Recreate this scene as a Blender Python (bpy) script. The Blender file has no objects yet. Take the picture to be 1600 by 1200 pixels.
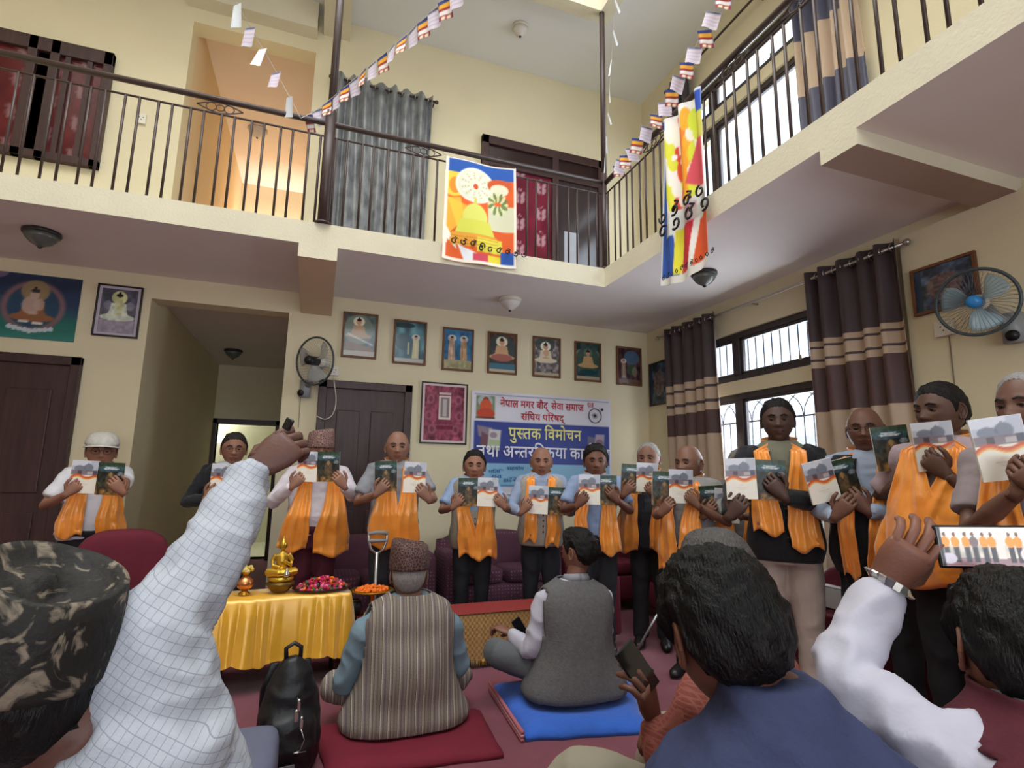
import bpy, bmesh, math, random
import numpy as np
from mathutils import Vector, Matrix, noise, Quaternion
random.seed(7)
PI = math.pi
SC = bpy.context.scene
COL = SC.collection
# ------------------------------------------------------------------ camera
FPX, YAW, PITCH, ROLL, CAMH = 845.9, .3413, .1645, .0163, 1.31
_F = Vector((math.sin(YAW)*math.cos(PITCH), math.cos(YAW)*math.cos(PITCH), math.sin(PITCH)))
_R0 = Vector((math.cos(YAW), -math.sin(YAW), 0)); _U0 = _R0.cross(_F)
_R = math.cos(ROLL)*_R0 + math.sin(ROLL)*_U0
_U = -math.sin(ROLL)*_R0 + math.cos(ROLL)*_U0
CAM = Vector((0, 0, CAMH))
cd = bpy.data.cameras.new('camera'); cam = bpy.data.objects.new('camera', cd); COL.objects.link(cam)
cd.sensor_width = 36; cd.lens = FPX/1600*36; cd.clip_start = .05
cam.matrix_world = Matrix(((_R.x, _U.x, -_F.x, 0), (_R.y, _U.y, -_F.y, 0), (_R.z, _U.z, -_F.z, CAMH), (0, 0, 0, 1)))
SC.camera = cam
def ray(px, py): return _F + (px-800)/FPX*_R - (py-600)/FPX*_U
def aty(px, py, y): d = ray(px, py); return CAM + d*(y/d.y)
def atx(px, py, x): d = ray(px, py); return CAM + d*(x/d.x)
def atz(px, py, z): d = ray(px, py); return CAM + d*((z-CAMH)/d.z)
def atd(px, py, dep): return CAM + ray(px, py)*dep
# ------------------------------------------------------------------ light and exposure
SC.view_settings.view_transform = 'Standard'; SC.view_settings.look = 'None'
SC.view_settings.gamma = 1; SC.view_settings.use_curve_mapping = False
SC.view_settings.exposure = 0.06
wd = bpy.data.worlds.new('sky'); SC.world = wd; wd.use_nodes = True
wn = wd.node_tree.nodes; bgn = wn['Background']
bgn.inputs[0].default_value = (.80, .90, 1, 1); bgn.inputs[1].default_value = 2.2
def area(name, loc, target, sx, sy, power, col=(1, 1, 1)):
    l = bpy.data.lights.new(name, 'AREA'); l.shape = 'RECTANGLE'; l.size = sx; l.size_y = sy; l.energy = power; l.color = col
    o = bpy.data.objects.new(name, l); COL.objects.link(o); o.location = loc
    o.rotation_euler = (Vector(target)-Vector(loc)).to_track_quat('-Z', 'Y').to_euler(); return o
area('skylight_daylight', (-.4, 1.3, 8.9), (-.4, 1.3, 0), 4.6, 4.6, 300, (1, .98, .95))
area('lower_window_daylight', (4.1, 3.6, 1.7), (0, 3.0, 1.2), 2.2, 1.6, 130, (.92, .96, 1))
area('upper_window_daylight', (4.1, 3.3, 4.8), (0, 3.0, 4.3), 2.0, 1.5, 90, (.92, .96, 1))
area('front_window_daylight', (.2, -3.6, 1.6), (.3, 4, 1.2), 4.2, 1.6, 115, (1, .97, .93))
area('upper_front_window_daylight', (-.2, -3.6, 4.7), (-.2, 4, 4.2), 4.2, 1.5, 80, (1, .97, .93))
# ------------------------------------------------------------------ materials
def lin(c):
    if isinstance(c, str): c = tuple(int(c[i:i+2], 16)/255 for i in (0, 2, 4))
    return tuple((x/12.92 if x <= .04045 else ((x+.055)/1.055)**2.4) for x in c)
MATS = {}
def mat(name, col, rough=.7, metal=0, spec=.4, var=.0, vscale=6, bump=0, bscale=40, sheen=0, stretch=None, col2=None):
    if name in MATS: return MATS[name]
    m = bpy.data.materials.new(name); m.use_nodes = True; MATS[name] = m
    nt = m.node_tree; b = nt.nodes['Principled BSDF']; c = lin(col)
    b.inputs['Base Color'].default_value = (*c, 1); b.inputs['Roughness'].default_value = rough
    b.inputs['Metallic'].default_value = metal; b.inputs['Specular IOR Level'].default_value = spec
    if sheen: b.inputs['Sheen Weight'].default_value = sheen
    tc = nt.nodes.new('ShaderNodeTexCoord'); src = tc.outputs['Object']
    if stretch:
        mp = nt.nodes.new('ShaderNodeMapping'); mp.inputs['Scale'].default_value = stretch
        nt.links.new(src, mp.inputs[0]); src = mp.outputs[0]
    if var or col2:
        n = nt.nodes.new('ShaderNodeTexNoise'); n.inputs['Scale'].default_value = vscale; n.inputs['Detail'].default_value = 4
        nt.links.new(src, n.inputs['Vector'])
        mx = nt.nodes.new('ShaderNodeMix'); mx.data_type = 'RGBA'
        rp = nt.nodes.new('ShaderNodeMapRange'); rp.inputs[1].default_value = .3; rp.inputs[2].default_value = .7
        nt.links.new(n.outputs[0], rp.inputs[0]); nt.links.new(rp.outputs[0], mx.inputs[0])
        if col2: c1, c2 = c, lin(col2)
        else: c1 = tuple(x*(1-var) for x in c); c2 = tuple(min(1, x*(1+var)) for x in c)
        mx.inputs[6].default_value = (*c1, 1); mx.inputs[7].default_value = (*c2, 1)
        nt.links.new(mx.outputs[2], b.inputs['Base Color'])
    if bump:
        n = nt.nodes.new('ShaderNodeTexNoise'); n.inputs['Scale'].default_value = bscale; n.inputs['Detail'].default_value = 3
        nt.links.new(src, n.inputs['Vector'])
        bp = nt.nodes.new('ShaderNodeBump'); bp.inputs['Strength'].default_value = bump; bp.inputs['Distance'].default_value = .01
        nt.links.new(n.outputs[0], bp.inputs['Height']); nt.links.new(bp.outputs[0], b.inputs['Normal'])
    return m
def emat(name, col, strength):
    m = bpy.data.materials.new(name); m.use_nodes = True; nt = m.node_tree; b = nt.nodes['Principled BSDF']
    b.inputs['Base Color'].default_value = (*lin(col), 1); b.inputs['Emission Color'].default_value = (*lin(col), 1)
    b.inputs['Emission Strength'].default_value = strength; return m
def paintmat(name='printed colours', rough=.5, emit=0, sheen=0):
    if name in MATS: return MATS[name]
    m = bpy.data.materials.new(name); m.use_nodes = True; MATS[name] = m; nt = m.node_tree; b = nt.nodes['Principled BSDF']
    a = nt.nodes.new('ShaderNodeVertexColor'); a.layer_name = 'Col'
    nt.links.new(a.outputs[0], b.inputs['Base Color']); b.inputs['Roughness'].default_value = rough
    b.inputs['Specular IOR Level'].default_value = .35
    if emit: nt.links.new(a.outputs[0], b.inputs['Emission Color']); b.inputs['Emission Strength'].default_value = emit
    return m
def glassmat(name, col=(1, 1, 1), a=.12, rough=.05):
    m = bpy.data.materials.new(name); m.use_nodes = True; nt = m.node_tree; b = nt.nodes['Principled BSDF']
    t = nt.nodes.new('ShaderNodeBsdfTransparent'); t.inputs[0].default_value = (*col, 1)
    g = nt.nodes.new('ShaderNodeBsdfGlossy'); g.inputs['Roughness'].default_value = rough
    mx = nt.nodes.new('ShaderNodeMixShader'); mx.inputs[0].default_value = a
    nt.links.new(t.outputs[0], mx.inputs[1]); nt.links.new(g.outputs[0], mx.inputs[2])
    nt.links.new(mx.outputs[0], nt.nodes['Material Output'].inputs[0]); return m
# ------------------------------------------------------------------ object helpers
def tag(o, label=None, cat=None, group=None, kind=None):
    if label: o['label'] = label
    if cat: o['category'] = cat
    if group: o['group'] = group
    if kind: o['kind'] = kind
    return o
def empty(name, loc=(0, 0, 0), rz=0, label=None, cat=None, group=None):
    o = bpy.data.objects.new(name, None); COL.objects.link(o); o.empty_display_size = .1
    o.location = loc; o.rotation_euler = (0, 0, rz); return tag(o, label, cat, group)
def link(name, me, parent=None, loc=None):
    o = bpy.data.objects.new(name, me); COL.objects.link(o)
    if parent: o.parent = parent
    if loc is not None: o.location = loc
    return o
def mesh(name, V, F, mats, mi=None, smooth=False):
    me = bpy.data.meshes.new(name); me.from_pydata([tuple(v) for v in V], [], F)
    for m in (mats if isinstance(mats, (list, tuple)) else [mats]): me.materials.append(m)
    if mi is not None: me.polygons.foreach_set('material_index', mi)
    if smooth: me.polygons.foreach_set('use_smooth', [True]*len(me.polygons))
    me.update(); return me
def fixn(me):
    bm = bmesh.new(); bm.from_mesh(me); bmesh.ops.recalc_face_normals(bm, faces=bm.faces); bm.to_mesh(me); bm.free()
class MB:
    """collects boxes, tubes and lofts, and links them as one mesh object"""
    def __init__(s): s.V = []; s.F = []; s.M = []; s.S = []
    def add(s, V, F, mi=0, sm=False, xf=None):
        b = len(s.V)
        s.V += [tuple(xf @ Vector(v)) if xf is not None else tuple(v) for v in V]
        s.F += [tuple(i+b for i in f) for f in F]; s.M += [mi]*len(F); s.S += [sm]*len(F); return s
    def box(s, x0, x1, y0, y1, z0, z1, mi=0, xf=None, faces=None):
        V = [(x, y, z) for z in (z0, z1) for y in (y0, y1) for x in (x0, x1)]
        F = [(0, 2, 3, 1), (4, 5, 7, 6), (0, 1, 5, 4), (2, 6, 7, 3), (0, 4, 6, 2), (1, 3, 7, 5)]
        s.add(V, F, mi, False, xf)
        if faces:   # bottom, top, -y, +y, -x, +x material numbers
            for k, m in faces.items(): s.M[len(s.M)-6+k] = m
        return s
    def tube(s, pts, r, n=8, mi=0, cap=True, sm=True, flat=1.0, up=None, close=False):
        V, F = tube(pts, r, n, cap, flat, up); return s.add(V, F, mi, sm)
    def lathe(s, prof, n=20, mi=0, xf=None, sm=True, c=(0, 0, 0)):
        V = []; F = []
        for (r, z) in prof:
            for k in range(n): a = 2*PI*k/n; V.append((c[0]+r*math.cos(a), c[1]+r*math.sin(a), c[2]+z))
        for i in range(len(prof)-1):
            for k in range(n): F.append((i*n+k, i*n+(k+1) % n, (i+1)*n+(k+1) % n, (i+1)*n+k))
        F.append(tuple(reversed(range(n)))); F.append(tuple(range((len(prof)-1)*n, len(prof)*n)))
        return s.add(V, F, mi, sm, xf)
    def ball(s, c, r, n=10, mi=0, xf=None):
        r = r if isinstance(r, (tuple, list)) else (r, r, r); V = []; F = []; m = max(5, n//2+1)
        for i in range(m+1):
            t = PI*i/m
            for k in range(n): a = 2*PI*k/n; V.append((c[0]+r[0]*math.sin(t)*math.cos(a), c[1]+r[1]*math.sin(t)*math.sin(a), c[2]+r[2]*math.cos(t)))
        for i in range(m):
            for k in range(n): F.append((i*n+k, (i+1)*n+k, (i+1)*n+(k+1) % n, i*n+(k+1) % n))
        return s.add(V, F, mi, True, xf)
    def torus(s, c, R, r, axis='z', n=20, k=6, mi=0, rx=1, rz=1):
        pts = []
        for i in range(n+1):
            a = 2*PI*i/n; u, v = R*rx*math.cos(a), R*rz*math.sin(a)
            pts.append({'z': (c[0]+u, c[1]+v, c[2]), 'y': (c[0]+u, c[1], c[2]+v), 'x': (c[0], c[1]+u, c[2]+v)}[axis])
        return s.tube(pts, r, k, mi, cap=False)
    def mesh(s, name, mats):
        me = mesh(name, s.V, s.F, mats, s.M); me.polygons.foreach_set('use_smooth', s.S); return me
    def build(s, name, mats, parent=None, loc=None, bevel=0):
        o = link(name, s.mesh(name, mats), parent, loc)
        if bevel:
            b = o.modifiers.new('b', 'BEVEL'); b.width = bevel; b.segments = 2; b.limit_method = 'ANGLE'
        return o
def frames(P, up=None):
    P = [Vector(p) for p in P]; n = len(P); T = []
    for i in range(n):
        t = (P[min(i+1, n-1)]-P[max(i-1, 0)]); T.append(t.normalized() if t.length > 1e-9 else Vector((0, 0, 1)))
    u = Vector(up) if up is not None else (Vector((1, 0, 0)) if abs(T[0].x) < .8 else Vector((0, 1, 0)))
    out = []
    for t in T:
        a = (u - t*u.dot(t)).normalized(); b = t.cross(a); out.append((a, b, t)); u = a
    return P, out
def tube(pts, r, n=8, cap=True, flat=1.0, up=None):
    P, fr = frames(pts, up); V = []; F = []; m = len(P)
    rr = r if isinstance(r, (list, tuple)) else [r]*m
    for i in range(m):
        a, b, t = fr[i]; q = rr[i]; ra, rb = (q if isinstance(q, tuple) else (q, q*flat))
        for k in range(n):
            th = 2*PI*k/n; V.append(P[i]+a*(ra*math.cos(th))+b*(rb*math.sin(th)))
    for i in range(m-1):
        for k in range(n): F.append((i*n+k, i*n+(k+1) % n, (i+1)*n+(k+1) % n, (i+1)*n+k))
    if cap: F.append(tuple(reversed(range(n)))); F.append(tuple(range((m-1)*n, m*n)))
    return V, F
def spline(pts, k=6):
    """Catmull-Rom through points (tuples of any length)"""
    P = [np.array(p, float) for p in pts]; P = [2*P[0]-P[1]]+P+[2*P[-1]-P[-2]]; out = []
    for i in range(1, len(P)-2):
        for j in range(k):
            t = j/k; out.append(.5*((2*P[i])+(-P[i-1]+P[i+1])*t+(2*P[i-1]-5*P[i]+4*P[i+1]-P[i+2])*t*t+(-P[i-1]+3*P[i]-3*P[i+1]+P[i+2])*t**3))
    out.append(P[-2]); return out
def copy_tree(o, parent=None, first=True):
    c = o.copy(); COL.objects.link(c); c.parent = parent if not first else None
    if not first: c.matrix_parent_inverse = o.matrix_parent_inverse.copy()
    for ch in list(o.children): copy_tree(ch, c, False)
    return c
def remesh(V, F, vox, mats, name='body', smooth=3, disp=None):
    """union of closed lofts -> one continuous surface"""
    me = mesh(name, V, F, mats); o = bpy.data.objects.new(name, me); COL.objects.link(o)
    m = o.modifiers.new('r', 'REMESH'); m.mode = 'VOXEL'; m.voxel_size = vox; m.use_smooth_shade = True
    if smooth: s = o.modifiers.new('s', 'SMOOTH'); s.factor = .5; s.iterations = smooth
    dg = bpy.context.evaluated_depsgraph_get(); dg.update()
    out = bpy.data.meshes.new_from_object(o.evaluated_get(dg), depsgraph=dg)
    bpy.data.objects.remove(o); bpy.data.meshes.remove(me)
    out.materials.clear()
    for k in (mats if isinstance(mats, (list, tuple)) else [mats]): out.materials.append(k)
    out.polygons.foreach_set('material_index', [0]*len(out.polygons))
    out.polygons.foreach_set('use_smooth', [True]*len(out.polygons))
    if disp:
        n = len(out.vertices); co = np.empty(n*3); out.vertices.foreach_get('co', co); co = co.reshape(-1, 3)
        nr = np.empty(n*3); out.vertices.foreach_get('normal', nr) if hasattr(out.vertices[0], 'normal') else None
        nr = nr.reshape(-1, 3); amp, sx, sy, sz = disp; N = noise.noise
        d = np.array([N((p[0]*sx, p[1]*sy, p[2]*sz))+.5*N((p[0]*sx*2.3+5, p[1]*sy*2.3, p[2]*sz*2.3)) for p in co.tolist()])
        d = (1-np.abs(d)*2.2)*amp
        co += nr*d[:, None]; out.vertices.foreach_set('co', co.ravel())
    out.update(); return out
# ------------------------------------------------------------------ painted (flat printed) panels
def grid(name, w, h, nx, ny, func, m=None, pos=None):
    """a printed sheet: local x right, z up, facing -y; func(u, v) -> rgb (sRGB 0..1 arrays); v up"""
    us = np.linspace(0, 1, nx+1); vs = np.linspace(0, 1, ny+1); U, W = np.meshgrid(us, vs)
    X = (U-.5)*w; Z = W*h; Y = X*0
    if pos is not None: X, Y, Z = pos(U, W, X, Z)
    V = np.stack([X, Y, Z], -1).reshape(-1, 3).tolist(); n1 = nx+1
    F = [(j*n1+i, j*n1+i+1, (j+1)*n1+i+1, (j+1)*n1+i) for j in range(ny) for i in range(nx)]
    me = bpy.data.meshes.new(name); me.from_pydata(V, [], F); me.materials.append(m or paintmat())
    rgb = np.clip(func(U, W), 0, 1).reshape(-1, 3)
    rgb = np.where(rgb <= .04045, rgb/12.92, ((rgb+.055)/1.055)**2.4)
    a = me.color_attributes.new('Col', 'FLOAT_COLOR', 'POINT'); buf = np.ones((len(V), 4)); buf[:, :3] = rgb
    a.data.foreach_set('color', buf.ravel()); me.update(); return me
def hx(s): return np.array([int(s[i:i+2], 16)/255 for i in (0, 2, 4)])
_rs = np.random.RandomState(3)
def fnoise(U, W, s, seed=0):
    rs = np.random.RandomState(seed); g = rs.rand(64, 64); x = U*s; y = W*s
    i = np.floor(x).astype(int); j = np.floor(y).astype(int); fx = x-i; fy = y-j; fx = fx*fx*(3-2*fx); fy = fy*fy*(3-2*fy)
    q = lambda a, b: g[a % 64, b % 64]
    return q(i, j)*(1-fx)*(1-fy)+q(i+1, j)*fx*(1-fy)+q(i, j+1)*(1-fx)*fy+q(i+1, j+1)*fx*fy
class Cv:
    def __init__(s, U, W, c): s.U = U; s.W = W; s.C = np.ones(U.shape+(3,))*(hx(c) if isinstance(c, str) else c)
    def m(s, mask, c, a=1.0):
        mask = np.clip(mask, 0, 1)[..., None]*a; s.C = s.C*(1-mask)+(hx(c) if isinstance(c, str) else np.array(c))*mask; return s
    def ell(s, x, y, rx, ry, c, a=1, soft=.12, rot=0):
        dx = s.U-x; dy = s.W-y; cr, sr = math.cos(rot), math.sin(rot)
        d = np.sqrt(((dx*cr+dy*sr)/rx)**2+((-dx*sr+dy*cr)/ry)**2); return s.m((1-d)/soft+.5, c, a)
    def ring(s, x, y, rx, ry, t, c, a=1):
        d = np.sqrt(((s.U-x)/rx)**2+((s.W-y)/ry)**2); return s.m(1.3-np.abs(d-1)/t, c, a)
    def rect(s, x0, x1, y0, y1, c, a=1, soft=.008):
        f = lambda v: np.clip(v/soft+.5, 0, 1)
        return s.m(f(s.U-x0)*f(x1-s.U)*f(s.W-y0)*f(y1-s.W), c, a)
    def poly(s, P, c, a=1, soft=.01):
        A = sum(P[i-1][0]*P[i][1]-P[i][0]*P[i-1][1] for i in range(len(P))); P = P if A > 0 else P[::-1]
        m = np.ones(s.U.shape)
        for i in range(len(P)):   # convex polygons
            (x0, y0), (x1, y1) = P[i-1], P[i]; L = math.hypot(x1-x0, y1-y0)+1e-9
            m = np.minimum(m, ((x1-x0)*(s.W-y0)-(y1-y0)*(s.U-x0))/L/soft+.5)
        return s.m(m, c, a)
    def tri(s, x, y0, y1, w0, w1, c, a=1):
        return s.poly([(x-w0, y0), (x+w0, y0), (x+w1, y1), (x-w1, y1)], c, a)
    def noise(s, sc, amp, seed=0):
        s.C = s.C*(1+(fnoise(s.U, s.W, sc, seed)-.5)[..., None]*amp); return s
# ------------------------------------------------------------------ room
B, b0, r0, RW, LX, FY = 5.41, 4.165, 2.36, 3.63, -4.6, -3.1
z1, z2, z3, z4, z5 = 3.0, 3.18, 4.04, 5.88, 6.05
wallm = mat('cream yellow wall paint', 'dbcfae', .75, var=.035, vscale=1.5, bump=.15, bscale=120)
wallw = mat('warm wall paint of the passage', 'dcc6a2', .75, var=.04, vscale=1.5)
fasc = mat('cream painted balcony edge', 'd4ccb4', .75, var=.05, vscale=2.5, bump=.2, bscale=60)
ceilm = mat('mauve white ceiling paint', 'e8e0dc', .8, var=.02, vscale=2)
ceilu = mat('white upper ceiling paint', 'dedede', .8, var=.02, vscale=1)
pinkm = mat('pinkish passage ceiling paint', 'e2d2ca', .8)
carp = mat('maroon carpet pile', '743442', .95, var=.16, vscale=3, bump=.5, bscale=400, spec=.15, sheen=.25)
wood = mat('dark brown varnished wood', '3d2624', .42, var=.25, vscale=5, stretch=(6, 6, .6), bump=.15, bscale=30)
woodl = mat('brown picture frame wood', '6a4226', .5, var=.2, vscale=20)
rail_m = mat('dark brown painted steel', '40302c', .38, var=.1, vscale=8)
winm = mat('dark brown window frame paint', '3b3334', .35)
steel = mat('brushed steel', 'b8b4ae', .3, metal=.9)
plastic_w = mat('off white plastic', 'd8d2c4', .4)
black = mat('black rubber and plastic', '141414', .45)
def st(name, mb, mats, parent=None, bevel=0):
    o = mb.build(name, mats, parent, bevel=bevel)
    if not parent: o['kind'] = 'structure'
    return o
st('floor', MB().box(LX, RW+.2, FY-.2, 9.4, -.12, 0), carp)
px0, px1, pz = -1.473, -.342, 2.79      # lower passage
ux0, ux1, uz = -1.42, -.30, 5.60        # upper passage
w = MB()
w.box(LX, px0, B, B+.2, 0, z1+.18); w.box(px0, px1, B, B+.2, pz, z1+.18); w.box(px1, RW+.2, B, B+.2, 0, z1+.18)
w.box(LX, ux0, B, B+.2, z2, z5+.2); w.box(ux0, ux1, B, B+.2, uz, z5+.2); w.box(ux1, RW+.2, B, B+.2, z2, z5+.2)
st('wall_back', w, wallm)
# lower passage beyond the opening
w = MB(); w.box(px0-.15, px0, B+.2, 9.15, 0, 3.0); st('wall_passage_left', w, wallm)
w = MB(); w.box(px1, px1+.15, B+.2, 9.15, 0, 3.0); st('wall_passage_right', w, wallm)
pdz = 1.98
w = MB(); w.box(px0-.15, -1.42, 9.0, 9.15, 0, 3.0); w.box(-.62, px1+.15, 9.0, 9.15, 0, 3.0); w.box(-1.42, -.62, 9.0, 9.15, pdz, 3.0)
st('wall_passage_end', w, wallm)
st('ceiling_passage', MB().box(px0-.15, px1+.15, B+.2, 9.15, 2.86, 2.98), ceilm)
w = MB(); w.box(-2.4, .4, 11.2, 11.35, -.1, 2.8); w.box(-2.5, -2.35, 9.15, 11.3, -.1, 2.8); w.box(.35, .5, 9.15, 11.3, -.1, 2.8)
w.box(-2.5, .5, 9.15, 11.3, 2.6, 2.75); w.box(-2.5, .5, 9.15, 11.3, -.12, 0)
st('wall_far_room', w, mat('pale green wall paint', 'c9c8ae', .8))
d = MB(); d.box(-1.49, -1.42, 8.97, 9.16, 0, pdz+.07); d.box(-.62, -.55, 8.97, 9.16, 0, pdz+.07); d.box(-1.49, -.55, 8.97, 9.16, pdz, pdz+.07)
st('door_1', d, wood)
# upper passage
w = MB(); w.box(ux0-.15, ux0, B+.2, 9.2, z2, z5+.2); st('wall_upper_passage_left', w, wallw)
w = MB(); w.box(ux1, ux1+.15, B+.2, 9.2, z2, z5+.2); st('wall_upper_passage_right', w, wallw)
w = MB(); w.box(ux0-.15, ux1+.15, 9.0, 9.2, z2, z5+.2); st('wall_upper_passage_end', w, wallm)
st('ceiling_upper_passage', MB().box(ux0-.15, ux1+.15, B+.2, 9.0, 5.82, 5.95), pinkm)
st('floor_upper_passage', MB().box(ux0-.15, ux1+.15, B, 9.2, z1, z2), fasc)
# right wall with its window holes (lower 2.5..4.95, upper 2.3..4.5)
wy0, wy1 = 2.55, 4.95
w = MB(); X0, X1 = RW, RW+.22
for (a, b) in ((FY, wy0), (wy1, B)): w.box(X0, X1, a, b, 0, z5+.2)
for (a, b) in ((0, .85), (2.08, 2.20), (2.66, 3.45), (4.93, 5.05), (5.42, z5+.2)): w.box(X0, X1, wy0, wy1, a, b)
st('wall_right', w, wallm)
st('trim_1', MB().box(RW-.05, RW, 1.55, 2.36, 0, z1-.08), wallm)      # flat pilaster under the cross beam
w = MB(); w.box(LX-.2, LX, FY, B+.2, 0, z5+.2); st('wall_left', w, wallm)
w = MB()
for (a, b) in ((0, .8), (2.5, 3.7), (5.5, z5+.2)): w.box(LX, RW+.2, FY-.2, FY, a, b)
for (a, b) in ((LX, -2.1), (2.5, RW+.2)): w.box(a, b, FY-.2, FY, .8, 2.5); w.box(a, b, FY-.2, FY, 3.7, 5.5)
st('wall_front', w, wallm)
# balcony ring: underside mauve, edges cream, top tiled
sides = {0: 0, 1: 1, 2: 1, 3: 1, 4: 1, 5: 1}; AX0, AY0 = -3.5, -1.5
w = MB()
w.box(LX, RW, b0, B, z1, z2, faces=sides); w.box(r0, RW, FY, b0, z1, z2, faces=sides)
w.box(LX, AX0, FY, b0, z1, z2, faces=sides); w.box(AX0, r0, FY, AY0, z1, z2, faces=sides)
st('ceiling', w, [ceilm, fasc])
w = MB(); w.box(-.24, .04, b0, B, 2.85, z1, faces={0: 1, 4: 0, 5: 0}); w.V = [(x, y, z if z > 2.9 else (2.895 if y < 4.5 else 2.80)) for x, y, z in w.V]; st('trim_2', w, [fasc, mat('tan beam underside paint', 'd0b696', .8)])
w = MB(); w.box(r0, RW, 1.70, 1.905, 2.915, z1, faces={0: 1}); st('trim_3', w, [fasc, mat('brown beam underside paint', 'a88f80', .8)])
w = MB(); u_ = {0: 0, 2: 1, 3: 1, 4: 1, 5: 1, 1: 1}
w.box(LX, RW, b0, B, z5, z5+.15, faces=u_); w.box(r0, RW, FY, b0, z5, z5+.15, faces=u_)
w.box(LX, AX0, FY, b0, z5, z5+.15, faces=u_); w.box(AX0, r0, FY, AY0, z5, z5+.15, faces=u_)
st('ceiling_upper', w, [ceilu, fasc])
w = MB(); t = .14
w.box(AX0-t, r0+t, b0, b0+t, z4, z5); w.box(r0, r0+t, AY0, b0, z4, z5); w.box(AX0-t, AX0, AY0, b0, z4, z5); w.box(AX0-t, r0+t, AY0-t, AY0, z4, z5)
st('trim_4', w, fasc)
st('trim_5', MB().box(-.24, .02, b0+t, B, z4-.05, z5), fasc)
st('trim_6', MB().box(ux0-.05, ux1, B-.16, B, 5.75, z5), fasc)
w = MB(); h9 = 8.9      # light shaft above the well
w.box(AX0-t, r0+t, b0, b0+t, z5+.15, h9); w.box(r0, r0+t, AY0, b0, z5+.15, h9); w.box(AX0-t, AX0, AY0, b0, z5+.15, h9); w.box(AX0-t, r0+t, AY0-t, AY0, z5+.15, h9)
st('wall_light_shaft', w, mat('white shaft paint', 'e8e6dc', .8))
# ------------------------------------------------------------------ doors on the ground floor
def door(name, x0, x1, zt, lab=None):
    d = MB(); f = .075
    d.box(x0, x0+f, B-.05, B, 0, zt); d.box(x1-f, x1, B-.05, B, 0, zt); d.box(x0, x1, B-.05, B, zt-f, zt)
    fr = st(name, d, wood, bevel=.006)
    l = MB(); a, b = x0+f, x1-f
    l.box(a, b, B-.02, B, .01, zt-f)
    link_ = l.build('door_leaf', wood, fr); m = (a+b)/2
    for (q0, q1) in ((a+.1, m-.05), (m+.05, b-.1)):
        for (c0, c1) in ((.2, .95), (1.1, zt-.28)):
            MB().box(q0, q1, B-.032, B-.018, c0, c1).build('door_panel', wood, link_, bevel=.008)
    MB().tube([(a+.06, B-.02, 1.0), (a+.06, B-.07, 1.0)], .01, 8).tube([(a+.06, B-.07, 1.0), (a+.16, B-.07, 1.0)], .009, 8).build('door_handle', steel, link_)
    return fr
door('door_2', -2.95, aty(132, 560, B).x, aty(132, 560, B).z)
door('door_3', aty(499, 595, B).x, aty(644, 603, B).x, 2.165)
# ------------------------------------------------------------------ right wall windows
gl = glassmat('clear window glass', (.93, .96, 1), .08)
def window(name, y0, y1, zz0, zz1, mull, grille=True, arcs=True):
    f = .055; x0, x1 = RW+.03, RW+.10; w = MB()
    w.box(x0, x1, y0, y1, zz0, zz0+f); w.box(x0, x1, y0, y1, zz1-f, zz1); w.box(x0, x1, y0, y0+f, zz0, zz1); w.box(x0, x1, y1-f, y1, zz0, zz1)
    o = st(name, w, winm, bevel=.005); ys = [y0+f]+list(mull)+[y1-f]
    for m in mull: MB().box(x0-.005, x1, m-.04, m+.04, zz0+f, zz1-f).build('mullion', winm, o, bevel=.004)
    for i in range(len(ys)-1):
        a, b = ys[i]+(.04 if i else 0), ys[i+1]-(.04 if i < len(ys)-2 else 0)
        s = MB(); q = .028
        for (aa, bb, cc, dd) in ((a, b, zz0+f, zz0+f+q), (a, b, zz1-f-q, zz1-f), (a, a+q, zz0+f, zz1-f), (b-q, b, zz0+f, zz1-f)): s.box(x0+.01, x0+.045, aa, bb, cc, dd)
        sa = s.build('sash', winm, o, bevel=.004)
        MB().box(x0+.024, x0+.03, a+q, b-q, zz0+f+q, zz1-f-q).build('pane', gl, sa)
        MB().box(x0-.006, x0+.01, (a+b)/2-.015, (a+b)/2+.015, zz0+f+.01, zz0+f+.05).build('latch', steel, sa)
    if grille:
        g = o; xg = RW+.17; n = int((y1-y0)/.095)
        gb = MB(); gb.box(xg-.006, xg+.006, y0, y1, zz0+.02, zz0+.035); gb.box(xg-.006, xg+.006, y0, y1, zz1-.03, zz1-.015)
        if arcs: gb.box(xg-.006, xg+.006, y0, y1, zz1-.26, zz1-.245)
        gr = gb.build('grille_frame', winm, g)
        for i in range(1, n):
            y = y0+(y1-y0)*i/n; MB().tube([(xg, y, zz0+.03), (xg, y, zz1-(.25 if arcs else .02))], .006, 6).build('grille_bar', winm, gr)
        if arcs:
            for i in range(n//2+1):
                yc = y0+(y1-y0)*(i*2+1)/n/1.0
                if yc > y1-.05: break
                MB().tube([(xg, yc+.19*math.cos(t*PI/8), zz1-.25+.2*math.sin(t*PI/8)) for t in range(9)], .005, 5).build('grille_arch', winm, gr)
    return o
window('window_1', wy0, wy1, 2.20, 2.66, (3.99,), arcs=False)
window('window_2', wy0, wy1, .85, 2.08, (3.99,))
window('window_3', wy0, wy1, 5.05, 5.42, (4.15,), grille=False)
window('window_4', wy0, wy1, 3.45, 4.93, (4.15,), grille=False)
# front wall windows behind the camera
for k, (a, b) in enumerate(((.8, 2.5), (3.7, 5.5))):
    w = MB()
    for x in (-2.1, -.95, .2, 1.35, 2.45): w.box(x, x+.05, FY-.12, FY-.05, a, b)
    w.box(-2.1, 2.5, FY-.12, FY-.05, a, a+.05); w.box(-2.1, 2.5, FY-.12, FY-.05, b-.05, b)
    o = st('window_%d' % (5+k), w, winm)
    for x in (-2.05, -.9, .25, 1.4): MB().box(x, x+1.1, FY-.09, FY-.08, a+.05, b-.05).build('pane', gl, o)
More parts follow.
